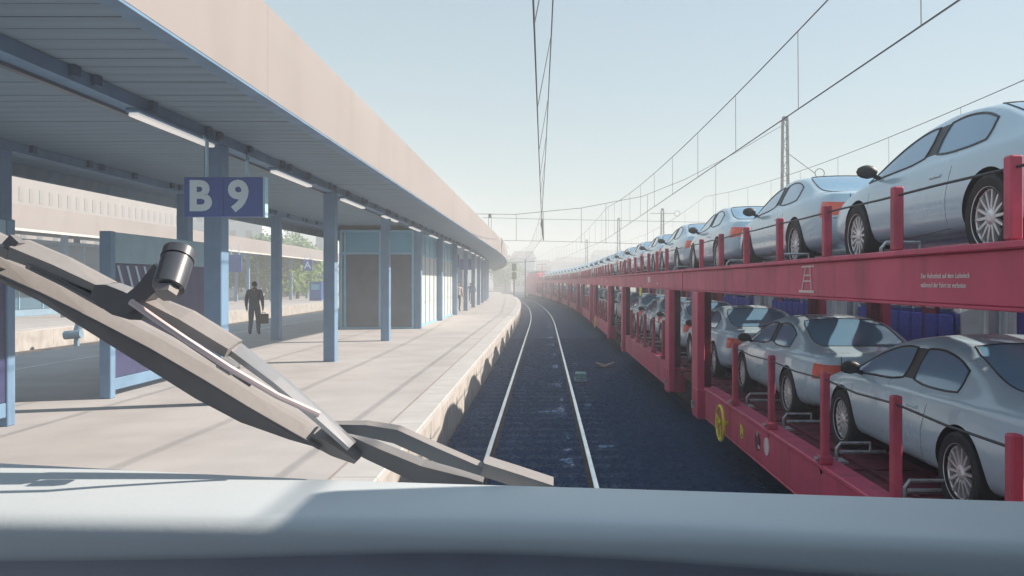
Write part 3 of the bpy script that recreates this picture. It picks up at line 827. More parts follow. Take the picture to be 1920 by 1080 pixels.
# one joined copy for cars too far away to show parts
def joined(root, name):
    b = MB()
    bpy.context.view_layer.update()
    inv = root.matrix_world.inverted()
    def rec(o):
        if o.type == 'MESH' and o.name.split('.')[0] not in ('door_seam', 'door_handle', 'boot_seam', 'window_seal'):
            T = inv @ o.matrix_world
            for i, p in enumerate(o.data.polygons): pass
            vs_ = [T @ v.co for v in o.data.vertices]
            off = len(b.v); b.v += [tuple(p) for p in vs_]
            for p in o.data.polygons:
                b.f.append([off+i for i in p.vertices]); b.m.append(b.mi(o.data.materials[p.material_index]))
        for c in o.children: rec(c)
    rec(root); return b.mesh(name, True, False)
car_far = joined(car, 'silver_car')
UC = 4.03; UPD, LOD = 2.725, .80
first = True
for lev, s_start, z in (('upper', 7.12, UPD), ('lower', 7.45, LOD)):
    for i in range(26):
        s = s_start + 4.5*i
        loc = P(UC + random.uniform(-.03, .03), s + random.uniform(-.04, .04), z); rz = head(s) + random.uniform(-.004, .004)
        lab = 'silver coupe on the %s deck of the car train, %s car from the right' % (lev, ORD[i])
        grp = 'silver cars on the %s deck of the car train' % lev
        if i < 12:
            if first: o = car; o.location = loc; o.rotation_euler = (0,0,rz); o['label'] = lab; o['group'] = grp; first = False
            else: o = dup(car, loc, rz, lab, grp)
        else:
            o = link('silver_car', car_far); o.location = loc; o.rotation_euler = (0,0,rz); tag(o, lab, 'car', grp)

# ------------------------------------------------------------------ car transporter wagons
XF = -1.5
def make_wagon(p1, p2, with_marks, label):
    t = thing('car_transporter_wagon', label, 'railway wagon', group='red double-deck car transporter wagons')
    L = 13.85
    for sg_ in (-1, 1):
        def X(a, b_): return (a, b_) if sg_ < 0 else (-b_, -a)
        x0, x1 = X(XF, XF+.12)
        b = MB(); b.bbox(x0, x1, p1+.6, p2-.6, .45, .86, M['red'], .01)
        xa, xb = X(XF-.02, XF+.2); b.bbox(xa, xb, p1+.58, p2-.58, .862, .91, M['red'], .01)
        xa, xb = X(XF-.01, XF+.16); b.bbox(xa, xb, p1+.6, p2-.6, .42, .448, M['red'], .008); b.build('side_sill', t)
        b = MB(); b.bbox(x0, x1, .05, L-.05, 2.43, 2.745, M['red'], .008)
        xa, xb = X(XF-.045, XF+.17); b.bbox(xa, xb, .05, L-.05, 2.747, 2.79, M['red'], .008)
        xa, xb = X(XF-.0, XF+.15); b.bbox(xa, xb, .05, L-.05, 2.405, 2.428, M['red'], .006); b.build('upper_beam', t)
        for p, d in ((p1, -1), (p2, 1)):
            xa, xb = X(XF-.06, XF+.06)
            b = MB(); b.bbox(xa, xb, p-.26, p+.26, .4, 2.402, M['red'], .012)
            xc, xd = X(XF-.07, XF+.30); 
            b.bbox(xc, xd, p-.30 if d > 0 else p-.14, p+.14 if d > 0 else p+.30, .36, .84, M['red'], .012)
            xc, xd = X(XF+.062, XF+.20); b.bbox(xc, xd, p-.10, p+.10, .85, 2.40, M['reddark'], .01)
            b.build('pillar', t)
            for k, z in enumerate((.6, 1.0, 1.5, 2.0, 2.3)):
                pass
            xb_ = XF-.062 if sg_ < 0 else -XF+.062
            b = MB(); b.box(*X(XF-.11, XF-.062), p-.03, p+.03, .5, .62, M['silver']); b.build('latch', t)
        for k in range(8):
            y = 3.35-1.45 + k*1.45
            b = MB(); b.bbox(*X(XF-.035, XF+.035), y-.04, y+.04, 2.792, 3.25, M['redpost'], .01); b.build('stanchion', t)
        ys = [3.4, 4.9, 6.4, 8.15, 9.9] if with_marks else [2.6, 4.2, 5.8, 7.4, 9.0]
        for y in ys:
            b = MB(); b.bbox(*X(XF+.0, XF+.07), y-.04, y+.04, .80, 1.74, M['redpost'], .01)
            b.bbox(*X(XF-.03, XF+.09), y-.07, y+.07, .912, .99, M['redpost'], .01); b.build('stanchion', t)
            b = MB(); b.cyl((XF*1 if 0 else sg_*(-XF)-sg_*0, 0, 0) if 0 else ((XF-.03) if sg_ < 0 else -(XF-.03), y, .955), ((XF-.06) if sg_ < 0 else -(XF-.06), y, .955), .018, M['silver'], 8); b.build('bolt', t)
        xs = XF if sg_ < 0 else -XF
        b = MB(); b.tube([(xs-sg_*-.0, .1, 3.19)] + [(xs, .6+.9*k, 3.19-.006*(k%2)) for k in range(15)] , .009, M['cable'], 6); b.build('cable', t)
        b = MB(); b.tube([(xs+ (.03 if sg_ < 0 else -.03), ys[0], 1.66)] + [(xs+(.03 if sg_ < 0 else -.03), (a+c)/2 if h else c, 1.655 if h else 1.68) for a, c in zip(ys[:-1], ys[1:]) for h in (1, 0)], .009, M['cable'], 6); b.build('cable', t)
        # lashing clamps along both decks
        for (z, yl) in ((.80, [y+.55 for y in ys]), (2.70, [2.3+1.45*k+.7 for k in range(0,7,2)])):
            for y in yl:
                xi = xs + (.26 if sg_ < 0 else -.26); dx = .16 if sg_ < 0 else -.16
                b = MB(); b.box(min(xi, xi+dx), max(xi, xi+dx), y-.10, y+.10, z, z+.025, M['silver'])
                b.tube([(xi+dx*.3, y-.08, z+.02), (xi+dx*.3, y-.08, z+.15), (xi+dx*.6, y-.06, z+.2), (xi+dx*2.4, y-.06, z+.2), (xi+dx*2.4, y-.06, z+.12)], .016, M['silver'], 6)
                b.tube([(xi+dx*.8, y+.05, z+.09), (xi+dx*3.6, y+.05, z+.09)], .02, M['silver'], 6)
                b.build('lashing_clamp', t)
    b = MB(); b.bbox(-1.30, 1.30, .1, L-.1, .70, .795, M['reddark'], .008)
    for k in range(int(L/.9)): b.box(-1.28, 1.28, .3+k*.9, .36+k*.9, .7955, .81, M['reddark'])
    for xa in (-1.0, .5): b.box(xa-.02, xa+.02, .2, L-.2, .7958, .83, M['reddark']); b.box(xa+.5, xa+.54, .2, L-.2, .7958, .83, M['reddark'])
    b.build('lower_deck', t)
    b = MB()
    for sg_ in (-1, 1): b.bbox(min(sg_*.56, sg_*.88), max(sg_*.56, sg_*.88), .06, L-.06, 2.67, 2.72, M['reddark'], .006)
    b.build('upper_deck', t)
    cb = MB(); cb.bbox(-1.325, 1.325, -.05, .05, 2.58, 2.668, M['reddark'], .006); cbm = cb.mesh('cross_bar')
    for k in range(6):
        o = link('cross_bar', cbm, t); o.location = (0, .5 + k*2.57, 0)
    for p in (p1, p2):
        ws = bpy.data.objects.new('wheelset', None); COL.objects.link(ws); ws.parent = t; ws.location = (0, p, .33)
        for sg_ in (-1, 1):
            b = MB(); b.lathe([(.0,-.06),(.28,-.06),(.33,-.05),(.33,.05),(.36,.07),(.36,.09),(0,.09)], M['undergear'], 24, Matrix.Translation((sg_*.75,0,0))); b.build('wheel', ws)
        b = MB(); b.cyl((-.8,0,0), (.8,0,0), .08, M['undergear'], 10); b.bbox(-1.2, 1.2, -.8, .8, -.05, .25, M['undergear'], .03); b.build('axle', ws)
    b = MB(); b.bbox(-1.2, 1.2, p1+.7, p2-.7, .3, .69, M['undergear'], .03); b.build('underframe', t)
    if with_marks:
        hw = bpy.data.objects.new('brake_handwheel', None); COL.objects.link(hw); hw.parent = t; hw.location = (XF-.10, 10.2, .62)
        b = MB(); b.tube([(0, math.cos(a)*.235, math.sin(a)*.235) for a in [2*math.pi*k/28 for k in range(28)]], .021, M['yellow'], 8, closed=True); b.build('wheel_ring', hw, True)
        b = MB()
        for a in (.4, 2.5, 4.6): b.cyl((0,0,0), (0, math.cos(a)*.23, math.sin(a)*.23), .013, M['yellow'], 6)
        b.cyl((-.03,0,0), (.12,0,0), .03, M['yellow'], 10); b.build('spokes', hw)
        b = MB(); b.add([(XF-.014, 9.42, .75), (XF-.014, 9.28, .70), (XF-.014, 9.27, .60), (XF-.014, 9.36, .565), (XF-.014, 9.42, .60), (XF-.003, 9.42, .75), (XF-.003, 9.28, .70), (XF-.003, 9.27, .60), (XF-.003, 9.36, .565), (XF-.003, 9.42, .60)],
                        [(0,1,2,3,4),(9,8,7,6,5),(0,5,6,1),(1,6,7,2),(2,7,8,3),(3,8,9,4),(4,9,5,0)], M['yellow'])
        b.box(XF-.017, XF-.0145, 9.30, 9.35, .60, .63, M['trim']); b.build('yellow_tag', t)
        b = MB(); b.cyl((XF-.012, 8.2, .70), (XF-.002, 8.2, .70), .10, M['pinkwhite'], 24); b.build('round_marker', t)
        b = MB(); b.cyl((XF-.012, 8.6, .68), (XF-.002, 8.6, .68), .11, M['reddark'], 20); b.cyl((XF-.016, 8.52, .63), (XF-.002, 8.52, .63), .025, M['pinkwhite'], 10); b.cyl((XF-.02, 8.58, .77), (XF-.002, 8.58, .77), .03, M['silver'], 10); b.build('recess_disc', t)  # flat dark disc stands in for a shaded recess, small fittings on it
        # stencilled jacking mark
        b = MB(); xx0, xx1 = XF-.006, XF-.002
        yc, zc = 6.78, 2.585
        def bar(y0, z0, y1, z1, w):
            d = Vector((0, y1-y0, z1-z0)).normalized(); nn = Vector((0, -d.z, d.y))*w/2
            q = [Vector((0,y0,z0))+nn, Vector((0,y1,z1))+nn, Vector((0,y1,z1))-nn, Vector((0,y0,z0))-nn]
            b.add([Vector((xx0,0,0))+p for p in q] + [Vector((xx1,0,0))+p for p in q], [(0,1,2,3),(7,6,5,4),(0,4,5,1),(1,5,6,2),(2,6,7,3),(3,7,4,0)], M['pinkwhite'])
        bar(yc-.2, 2.715, yc+.17, 2.715, .018); 
        xx0 -= .0012; bar(yc+.05, 2.71, yc+.16, 2.48, .016); bar(yc-.09, 2.71, yc-.12, 2.48, .016)
        xx0 -= .0012; bar(yc-.10, 2.63, yc+.08, 2.63, .014); bar(yc-.11, 2.575, yc+.11, 2.575, .014); bar(yc-.2, 2.475, yc+.24, 2.475, .024)
        b.build('stencil_mark', t)
        for (s_, z) in (('Der Aufenthalt auf dem Ladedeck', 2.592), ('w\u00e4hrend der Fahrt ist verboten', 2.532)):
            o = link('lettering', text_mesh(s_, .046, M['pinkwhite'], .0006, .001), t); o.matrix_local = frame_mat((0,-1,0), (0,0,1), (XF-.004, 4.42, z))
    else:
        b = MB(); b.box(XF-.006, XF-.002, 4.5, 4.9, 2.55, 2.68, M['pinkwhite']); b.box(XF-.006, XF-.002, 3.2, 3.35, 2.5, 2.55, M['pinkwhite']); b.build('data_plate', t)
        b = MB(); b.bbox(XF-.03, XF-.01, 6.1, 6.5, 2.2, 2.42, M['yellow'], .004); b.build('yellow_plate', t)
    # couplings
    b = MB(); b.cyl((0, -.02, .75), (0, .3, .75), .12, M['undergear'], 12); b.cyl((0, L-.3, .6), (0, L+.02, .6), .12, M['undergear'], 12); b.build('coupling', t)
    return t
s = 1.05; protoA = protoB = None
for i in range(9):
    lab = 'red double-deck wagon carrying silver cars, %s from the camera' % ORD[i]
    if i % 2 == 0:
        if protoA is None: o = protoA = make_wagon(2.85, 12.35, True, lab)
        else: o = dup(protoA, label=lab)
    else:
        if protoB is None: o = protoB = make_wagon(1.5, 11.0, False, lab)
        else: o = dup(protoB, label=lab)
    a = P(UC, s); e = P(UC, s+13.85)
    o.location = a; o.rotation_euler = (0, 0, math.atan2(-(e.x-a.x), e.y-a.y))
    s += 13.85
SL_ = s
lo = thing('red_locomotive', 'red electric locomotive at the far front of the car train', 'locomotive', P(UC, SL_+.6), head(SL_+8))
b = MB()
def sec(w, h0, h1): return [(-w,h0),(w,h0),(w,h1-.5),(w-.35,h1),(-w+.35,h1),(-w,h1-.5)]
b.sweep(lambda i: [sec(1.05,.9,3.2), sec(1.4,.55,3.75), sec(1.5,.5,3.95), sec(1.5,.5,3.95), sec(1.4,.55,3.75), sec(1.05,.9,3.2)][i], [(Vector((0,y,0)), Vector((1,0,0)), Vector((0,0,1))) for y in (0,.6,1.4,16.6,17.4,18)], M['red']); b.build('body', lo)
b = MB(); b.bbox(-1.1, 1.1, 2, 16, 3.96, 4.3, M['coachgrey'], .05); b.build('roof_equipment', lo)
b = MB(); b.add([(-.9,.12,2.55),(.9,.12,2.55),(1.1,.50,3.2),(-1.1,.50,3.2),(-.9,.16,2.55),(.9,.16,2.55)], [(0,1,2,3)], M['winDark']); b.build('cab_window', lo)
for x in (-.85, .85):
    b = MB(); b.cyl((x,-.25,1.05),(x,.2,1.05),.2,M['undergear'],14); b.build('buffer', lo)
b = MB(); b.tube([(0,5,4.3),(0,3.8,4.9),(0,5,5.3)], .06, M['red'], 6); b.bbox(-.8,.8,4.9,5.1,5.3,5.36,M['mast'],.01); b.build('pantograph', lo)
for y in (4, 14):
    b = MB(); b.bbox(-1.3, 1.3, y-1.9, y+1.9, .05, .49, M['undergear'], .05); b.build('bogie', lo)

# ------------------------------------------------------------------ passenger coach on the next track
def coach(s0, L, label, seats):
    t = thing('passenger_coach', label, 'railway coach', (8.05, s0, 0), 0, 'red passenger coaches beyond the car train')
    for sg_ in (-1, 1):
        x0, x1 = (-1.42, -1.34) if sg_ < 0 else (1.34, 1.42)
        b = MB(); b.bbox(x0, x1, 0, L, .55, 1.55, M['coachred'], .008); b.build('lower_side', t)
        b = MB(); b.bbox(x0, x1, 0, L, 2.80, 3.25, M['coachred'], .008); b.build('upper_side', t)
        y = 0.0; k = 0
        while y < L-1.0:
            door = (k % 5 == 2); pw_ = .5 if k % 5 == 4 else .16
            b = MB(); b.bbox(x0, x1, y, y+pw_, 1.552, 2.798, M['coachred'] if k % 5 == 4 else M['coachgrey'], .008); b.build('window_pillar', t)
            w = 1.62 if not door else 1.3
            b = MB(); b.box(x0+.03, x0+.038, y+pw_+.005, min(L, y+pw_+w), 1.553, 2.797, M['pane']); b.build('window', t)
            y += pw_ + w; k += 1
    b = MB(); b.bbox(-1.3, 1.3, .1, L-.1, 1.04, 1.11, M['interior'], .005); b.build('floor', t)
    for y in (0, L-.08):
        b = MB(); b.bbox(-1.335, 1.335, y, y+.08, .625, 3.24, M['coachred'], .006); b.build('end_wall', t)
    b = MB(); rf = [(-1.42,3.252),(-1.38,3.45),(-1.2,3.62),(-.8,3.74),(0,3.8),(.8,3.74),(1.2,3.62),(1.38,3.45),(1.42,3.252)]
    b.sweep(rf, [(Vector((0,y,0)), Vector((1,0,0)), Vector((0,0,1))) for y in (0, L)], M['coachgrey']); b.build('roof', t)
    b = MB(); b.bbox(-1.25, 1.25, .5, L-.5, .1, .54, M['undergear'], .02); b.build('underframe', t)
    # seats
    sp = bpy.data.objects.new('seat', None); COL.objects.link(sp); sp.parent = t
    b = MB(); b.bbox(-.22, .22, -.22, .25, 1.02, 1.15, M['seatblue'], .03); b.bbox(-.03,.03,-.1,.1,.62,1.02,M['undergear'],.01); b.build('cushion', sp)
    b = MB(); b.add([(-.23,-.24,1.1),(.23,-.24,1.1),(.23,-.14,1.1),(-.23,-.14,1.1),(-.21,-.40,1.85),(.21,-.40,1.85),(.21,-.31,1.85),(-.21,-.31,1.85)], [(0,3,2,1),(4,5,6,7),(0,1,5,4),(1,2,6,5),(2,3,7,6),(3,0,4,7)], M['seatblue']); b.build('backrest', sp)
    b = MB(); b.bbox(-.17, .17, -.46, -.35, 1.86, 2.1, M['seatpale'], .03); b.build('headrest', sp)
    b = MB(); b.bbox(-.235, .235, -.45, -.41, 1.05, 1.80, M['seatblue'], .03); b.build('seat_shell', sp)
    fs = True
    for i in range(seats*2):
        if i % 13 in (6, 7, 8, 9, 10): continue
        o = sp if fs else dup(sp); fs = False
        o.parent = t; o.location = (-.98, 1.0 + i*.5, .24); o.rotation_euler = (0, 0, -math.pi/2)
    for i in range(seats):
        for x in (.55, 1.03):
            y = 1.1 + i*.95
            if i % 7 in (4, 5): continue
            o = sp if fs else dup(sp); fs = False
            o.parent = t; o.location = (x, y, .5)
    for i in range(int(L/7)):
        for (x, dy) in ((-1.2, 0), (-1.2, .62), (-1.2, .80), (-1.2, 1.4), (-.3, .4)):
            y = 4.35 + i*6.5 + dy
            if y > L-.3: continue
            b = MB(); b.cyl((x, y, .62), (x, y, 3.2), .045, M['polewhite'], 10); b.build('grab_pole', t)
        y = 6.2 + i*6.5
        if y < L-.3:
            b = MB(); b.bbox(-1.3, -.4, y, y+.04, .65, 2.5, M['seatpale'], .008); b.build('partition', t)
    return t
coach(7.0, 26.0, 'red coach with blue seats seen through its windows between the two car decks', 26)
coach(33.6, 26.0, 'second red coach further along behind the car train', 8)

# ------------------------------------------------------------------ overhead line
def wirepts(fn, s0, s1, step):
    n = int((s1-s0)/step); return [fn(s0 + (s1-s0)*i/n) for i in range(n+1)]
def overhead(uc, hc, um, hm, s0, s1, label, sup=(-8, 52, 110, 168), step=2.0, rc=.011, drops=4.2):
    t = thing('overhead_line', label, 'overhead line', (0,0,0), 0, 'overhead lines above the tracks')
    def seg(s):
        for a, b_ in zip(sup[:-1], sup[1:]):
            if a <= s <= b_: return a, b_, (s-a)/(b_-a)
        return sup[-2], sup[-1], 1.0
    def pc(s):
        a, b_, k = seg(s); A = P(uc(a), a, hc); B = P(uc(b_), b_, hc); return A.lerp(B, k)
    def pm_(s):
        a, b_, k = seg(s); A = P(um(a), a, hm); B = P(um(b_), b_, hm); p = A.lerp(B, k); p.z -= 4*k*(1-k)*(hm-hc)*.42; return p
    b = MB(); b.tube(wirepts(pc, s0, s1, step), rc, M['wire'], 5); b.build('contact_wire', t)
    b = MB(); b.tube(wirepts(pm_, s0, s1, step), rc, M['wire'], 5); b.build('messenger_wire', t)
    s = s0 + 1.5
    while s < s1 - 1:
        b = MB(); b.tube([pc(s), pm_(s+.02)], .006, M['wire'], 4); b.build('dropper', t)
        s += drops
    return t
overhead(lambda s: -.1, 5.3, lambda s: .24 if s < 0 else -.1, 7.2, 3, 150, 'overhead line hanging above the track ahead')
overhead(lambda s: 4.03, 5.3, lambda s: 4.03, 7.3, 3, 150, 'overhead line above the red car train')
overhead(lambda s: 10.3, 5.3, lambda s: 10.3, 8.0, 6, 150, 'rightmost overhead line beyond the passenger coach')
# head span across the tracks
ZS = 52.0
def hs(x, y): return W(x, y, ZS)
hspan = thing('head_span', 'wire head span crossing all tracks with droppers and insulators', 'head span')
b = MB(); b.tube([hs(1472,232), hs(1380,286), hs(1285,336), hs(1205,368), hs(1090,390), hs(965,402), hs(892,401)], .018, M['wire'], 5); b.build('span_rope', hspan)
b = MB(); b.tube([hs(1472,420), hs(1240,415), hs(1020,411), hs(905,408)], .013, M['wire'], 5); b.build('cross_wire', hspan)
b = MB(); b.tube([hs(1472,462), hs(1240,458), hs(1020,452), hs(941,451)], .013, M['wire'], 5); b.build('steady_wire', hspan)
for (x, y0, y1) in ((968,402,451),(1090,390,455),(1019,398,452),(1342,307,460),(1136,382,456),(1214,366,457)):
    b = MB(); b.tube([hs(x,y0), hs(x,y1)], .014, M['wire'], 5); b.build('hanger_wire', hspan)
for x in (916, 921):
    b = MB(); b.tube([hs(x,401), hs(x,428)], .016, M['wire'], 5); b.build('stay_wire', hspan)
b = MB(); b.tube([hs(918.5,401), hs(918.5,408)], .06, M['mast'], 8); b.build('insulator', hspan)
b = MB(); b.tube([hs(1016.5,410), hs(1016,420), hs(1017.5,430), hs(1019,450)], [.05,.09,.07,.03], M['mast'], 8); b.build('insulator', hspan)
b = MB(); b.tube([hs(941,451), hs(955,466)], .03, M['palepanel'], 5); b.tube([hs(941,446), hs(941,475)], .05, M['palepanel'], 6); b.build('anchor_post', hspan)
def lattice(name, label, X, Y, h, w, arm=None, group=None):
    t = thing(name, label, 'mast', (X, Y, -.3), 0, group)
    for sx_ in (-1, 1):
        for sy_ in (-1, 1):
            b = MB(); b.tube([(sx_*w, sy_*w, 0), (sx_*w*.55, sy_*w*.55, h)], .05, M['mast'], 4); b.build('leg', t)
    n = int(h/.75)
    for k in range(n):
        z0 = h*k/n; z1 = h*(k+1)/n; w0 = w*(1-.45*k/n); w1 = w*(1-.45*(k+1)/n); s_ = 1 if k % 2 else -1
        b = MB(); b.tube([(-s_*w0,-w0,z0),(s_*w1,-w1,z1)], .022, M['mast'], 4); b.tube([(-w0,-s_*w0,z0),(-w1,s_*w1,z1)], .022, M['mast'], 4)
        b.tube([(w0,-s_*w0,z0),(w1,s_*w1,z1)], .022, M['mast'], 4); b.tube([(-w1,-w1,z1),(w1,-w1,z1)], .018, M['mast'], 4); b.build('lacing', t)
    b = MB(); b.bbox(-w*.62, w*.62, -w*.62, w*.62, h, h+.25, M['mast'], .02); b.build('cap', t)
    if arm:
        b = MB(); b.tube(arm, .03, M['mast'], 5); p = Vector(arm[-1]); b.tube([p+Vector((math.cos(a)*.3+.3, 0, math.sin(a)*.3)) for a in [2*math.pi*k/12 for k in range(12)]], .03, M['mast'], 5, closed=True); b.build('bracket_arm', t)
    return t
mp = W(1472, 226, ZS)
lattice('lattice_mast', 'tall steel lattice mast rising behind the upper deck cars', mp.x, ZS, mp.z+.3, .27, [(.2,0,mp.z-1.8), (W(1537,325,ZS).x-mp.x-.3, 0, W(1537,325,ZS).z+.3)])
m2 = W(1242, 395, 88)
lattice('lattice_mast', 'slim distant mast with crossarm above the car row', m2.x, 88, m2.z+.3, .22, [(-1.3,0,m2.z), (1.3,0,m2.z)])
for i, (x, y, Y) in enumerate(((1160, 412, 110), (1100, 452, 140))):
    q = W(x, y, Y); lattice('lattice_mast', ('distant lattice mast above the middle of the car train', 'faint lattice mast near the vanishing point')[i], q.x, Y, q.z+.3, .25)
q = W(985, 486, 118)
pl = thing('catenary_pole', 'thin pole beside the curve left of the red locomotive', 'pole', (q.x, 118, -.3))
b = MB(); b.tube([(0,0,0),(0,0,q.z+.3)], [.13,.08], M['mast'], 8); b.build('shaft', pl)
b = MB(); b.tube([(-2.6,0,q.z-.2),(1.6,0,q.z+.0)], .05, M['mast'], 6); b.build('crossarm', pl)
q = W(964, 498, 105)
sgn = thing('railway_signal', 'two headed railway signal at the end of the platform', 'signal', (q.x, 105, -.3))
b = MB(); b.cyl((0,0,0),(0,0,q.z+.2),.08,M['mast'],8); b.build('mast', sgn)
for z in (q.z+.1, q.z-1.0):
    b = MB(); b.bbox(-.3,.3,-.12,.12,z-.45,z+.45,M['trim'],.03); b.build('signal_head', sgn)
bw = thing('concrete_barrier', 'low pale concrete barrier across the end of the platform', 'barrier', P(-1.5, 133, -.2), head(133))
for i in range(5):
    b = MB(); x = -1.2+i*1.0; b.add([(x,-.3,0),(x+.97,-.3,0),(x+.97,.3,0),(x,.3,0),(x,-.1,.75),(x+.97,-.1,.75),(x+.97,.1,.75),(x,.1,.75)], [(0,3,2,1),(4,5,6,7),(0,1,5,4),(1,2,6,5),(2,3,7,6),(3,0,4,7)], M['palepanel'])
    if i < 1: b.build('block', bw)

# ------------------------------------------------------------------ small things by the track
t = thing('track_magnet', 'small teal grey box on feet beside the right rail', 'track magnet', (.98, 22.0, -.14))
b = MB(); b.bbox(-.14, .16, -.22, .22, .10, .26, M['teal'], .02); b.build('housing', t)
b = MB(); b.bbox(-.16, .18, -.25, .25, .03, .098, M['bluegrey'], .012); b.build('base_plate', t)
for x in (-.12, .12):
    b = MB(); b.box(x-.03, x+.03, -.2, .2, -.02, .028, M['trim']); b.build('foot', t)
t = thing('bent_bar', 'pale bent metal bar lying on the ballast beside the wagons', 'metal bar', (1.9, 25.5, -.10))
b = MB(); b.add([(-.28,0,.12),(-.02,0,.0),(.30,0,.13),(.30,0,.16),(.0,0,.07),(-.26,0,.15),(-.28,.1,.12),(-.02,.1,.0),(.30,.1,.13),(.30,.1,.16),(.0,.1,.07),(-.26,.1,.15)],
                [(0,1,4,5),(1,2,3,4),(11,10,7,6),(10,9,8,7),(0,6,7,1),(1,7,8,2),(2,8,9,3),(3,9,10,4),(4,10,11,5),(5,11,6,0)], M['pinkmetal']); b.build('bar', t)
b = MB(); b.box(-.3, .32, .02, .08, -.05, .015, M['trim']); b.build('bracket', t)

# ------------------------------------------------------------------ people
def person(name_label, loc, rz, h, shirt, trousers, pose, hairm='hair', group=None, bulk=1.0):
    t = thing('person', name_label, 'person', loc, rz, group)
    k = h/1.8
    st_ = pose
    # joints in metres for 1.8 m, facing +y
    J = {'pel': (0,0,.96), 'waist': (0,0,1.1), 'chest': (0,.01,1.33), 'neck': (0,.0,1.50), 'jaw': (0,.03,1.58), 'headc': (0,.02,1.68), 'headt': (0,.01,1.76)}
    for sg_, n in ((-1,'l'), (1,'r')):
        fw = st_ * sg_
        J[n+'hip'] = (sg_*.10, 0, .92); J[n+'knee'] = (sg_*.105, .05+.14*fw, .50); J[n+'ank'] = (sg_*.11, -.02+.24*fw-(.06 if fw < 0 else 0), .09+(.03 if fw < 0 else 0)); J[n+'toe'] = (sg_*.13, .14+.24*fw-(.06 if fw < 0 else 0), .045)
        J[n+'sh'] = (sg_*.20, 0, 1.45); J[n+'el'] = (sg_*.27, -.03-.06*fw, 1.16); J[n+'wr'] = (sg_*.28, .05-.14*fw, .92); J[n+'palm'] = (sg_*.28, .07-.15*fw, .85)
    E = [('pel','waist'),('waist','chest'),('chest','neck'),('neck','jaw'),('jaw','headc'),('headc','headt')]
    RAD = {'pel': (.165,.125), 'waist': (.15,.11), 'chest': (.19,.125), 'neck': (.062,.065), 'jaw': (.07,.085), 'headc': (.085,.10), 'headt': (.055,.065)}
    for n in 'lr':
        E += [('pel',n+'hip'),(n+'hip',n+'knee'),(n+'knee',n+'ank'),(n+'ank',n+'toe'),('chest',n+'sh'),(n+'sh',n+'el'),(n+'el',n+'wr'),(n+'wr',n+'palm')]
        RAD.update({n+'hip': (.095,.10), n+'knee': (.065,.068), n+'ank': (.048,.05), n+'toe': (.042,.035), n+'sh': (.075,.075), n+'el': (.05,.05), n+'wr': (.034,.034), n+'palm': (.022,.042)})
        for fi in range(4):
            f1 = n+'f%d'%fi; p = J[n+'palm']; s_ = -1 if n == 'l' else 1
            J[f1] = (p[0]-s_*.005, p[1]+.028-.019*fi, p[2]-.045); J[f1+'b'] = (p[0]-s_*.02, p[1]+.03-.019*fi, p[2]-.085+.006*abs(fi-1.5))
            E += [(n+'palm', f1), (f1, f1+'b')]; RAD[f1] = (.009,.009); RAD[f1+'b'] = (.008,.008)
        p = J[n+'palm']; J[n+'t'] = (p[0]-(-1 if n=='l' else 1)*.03, p[1]+.045, p[2]-.015); E.append((n+'wr', n+'t')); RAD[n+'t'] = (.01,.01)
    names = list(J); idx = {n: i for i, n in enumerate(names)}
    me = bpy.data.meshes.new('body'); me.from_pydata([tuple(c*k for c in J[n]) for n in names], [(idx[a], idx[b_]) for a, b_ in E], [])
    o = link('body', me)
    o.modifiers.new('skin', 'SKIN'); sv = me.skin_vertices[0].data
    for n in names: sv[idx[n]].radius = tuple(x*k*(bulk if n[-1] not in 'b0123t' and n not in ('neck','jaw','headc','headt') else 1) for x in RAD[n])
    for v in sv: v.use_root = False
    sv[idx['pel']].use_root = True
    ss = o.modifiers.new('sub', 'SUBSURF'); ss.levels = 1
    bpy.context.view_layer.update()
    out = bpy.data.meshes.new_from_object(o.evaluated_get(bpy.context.evaluated_depsgraph_get()))
    bpy.data.objects.remove(o)
    out.materials.clear()
    for m in (M['skin'], M[shirt], M[trousers], M['leather']): out.materials.append(m)
    for p in out.polygons:
        c = p.center / k
        if c.z > 1.50 and abs(c.x) < .16: mi = 0
        elif c.z < .10: mi = 3
        elif abs(c.x) > .2 and c.z < .96: mi = 0
        elif c.z > .98 or abs(c.x) > .215: mi = 1
        else: mi = 2
        p.material_index = mi; p.use_smooth = True
    link('body', out, t)
    # hair cap, nose, eyes, ears
    b = MB(); bm = bmesh.new(); bmesh.ops.create_icosphere(bm, subdivisions=2, radius=1)
    for v in bm.verts: v.co = Vector((v.co.x*.092, v.co.y*.108-.012, 1.70+max(v.co.z, -.55 if v.co.y < .1 else .35)*.105))*1
    bm.verts.index_update(); b.add([v.co*k for v in bm.verts], [[v.index for v in f.verts] for f in bm.faces], M[hairm]); bm.free(); b.build('hair', t, True)
    b = MB(); b.add([(-.014*k,.112*k,1.645*k),(.014*k,.112*k,1.645*k),(0,.14*k,1.645*k),(0,.112*k,1.69*k)], [(0,1,2),(0,2,3),(1,3,2),(0,3,1)], M['skin']); b.build('nose', t)
    for sg_ in (-1, 1):
        b = MB(); b.bbox(sg_*.035*k-.012*k, sg_*.035*k+.012*k, .108*k, .118*k, 1.688*k, 1.70*k, M['hair'], .002); b.build('eye', t)
        b = MB(); b.bbox(sg_*.09*k-.01*k, sg_*.09*k+.01*k, -.01*k, .03*k, 1.645*k, 1.70*k, M['skin'], .004); b.build('ear', t)
    return t
pw = Vector(((477-VX)/F_PX*29.5, 29.5, HP))
person('person in dark top and trousers walking on the platform with a case', pw, R_(8), 1.93, 'shirtdark', 'trouser', .45, bulk=1.28)
cs = thing('briefcase', 'dark case carried in the hand of the walking person', 'bag', pw + Vector((.33, .02, 0)), R_(8))
b = MB(); b.bbox(-.17, .17, -.05, .05, .40, .76, M['leather'], .025); b.build('shell', cs)
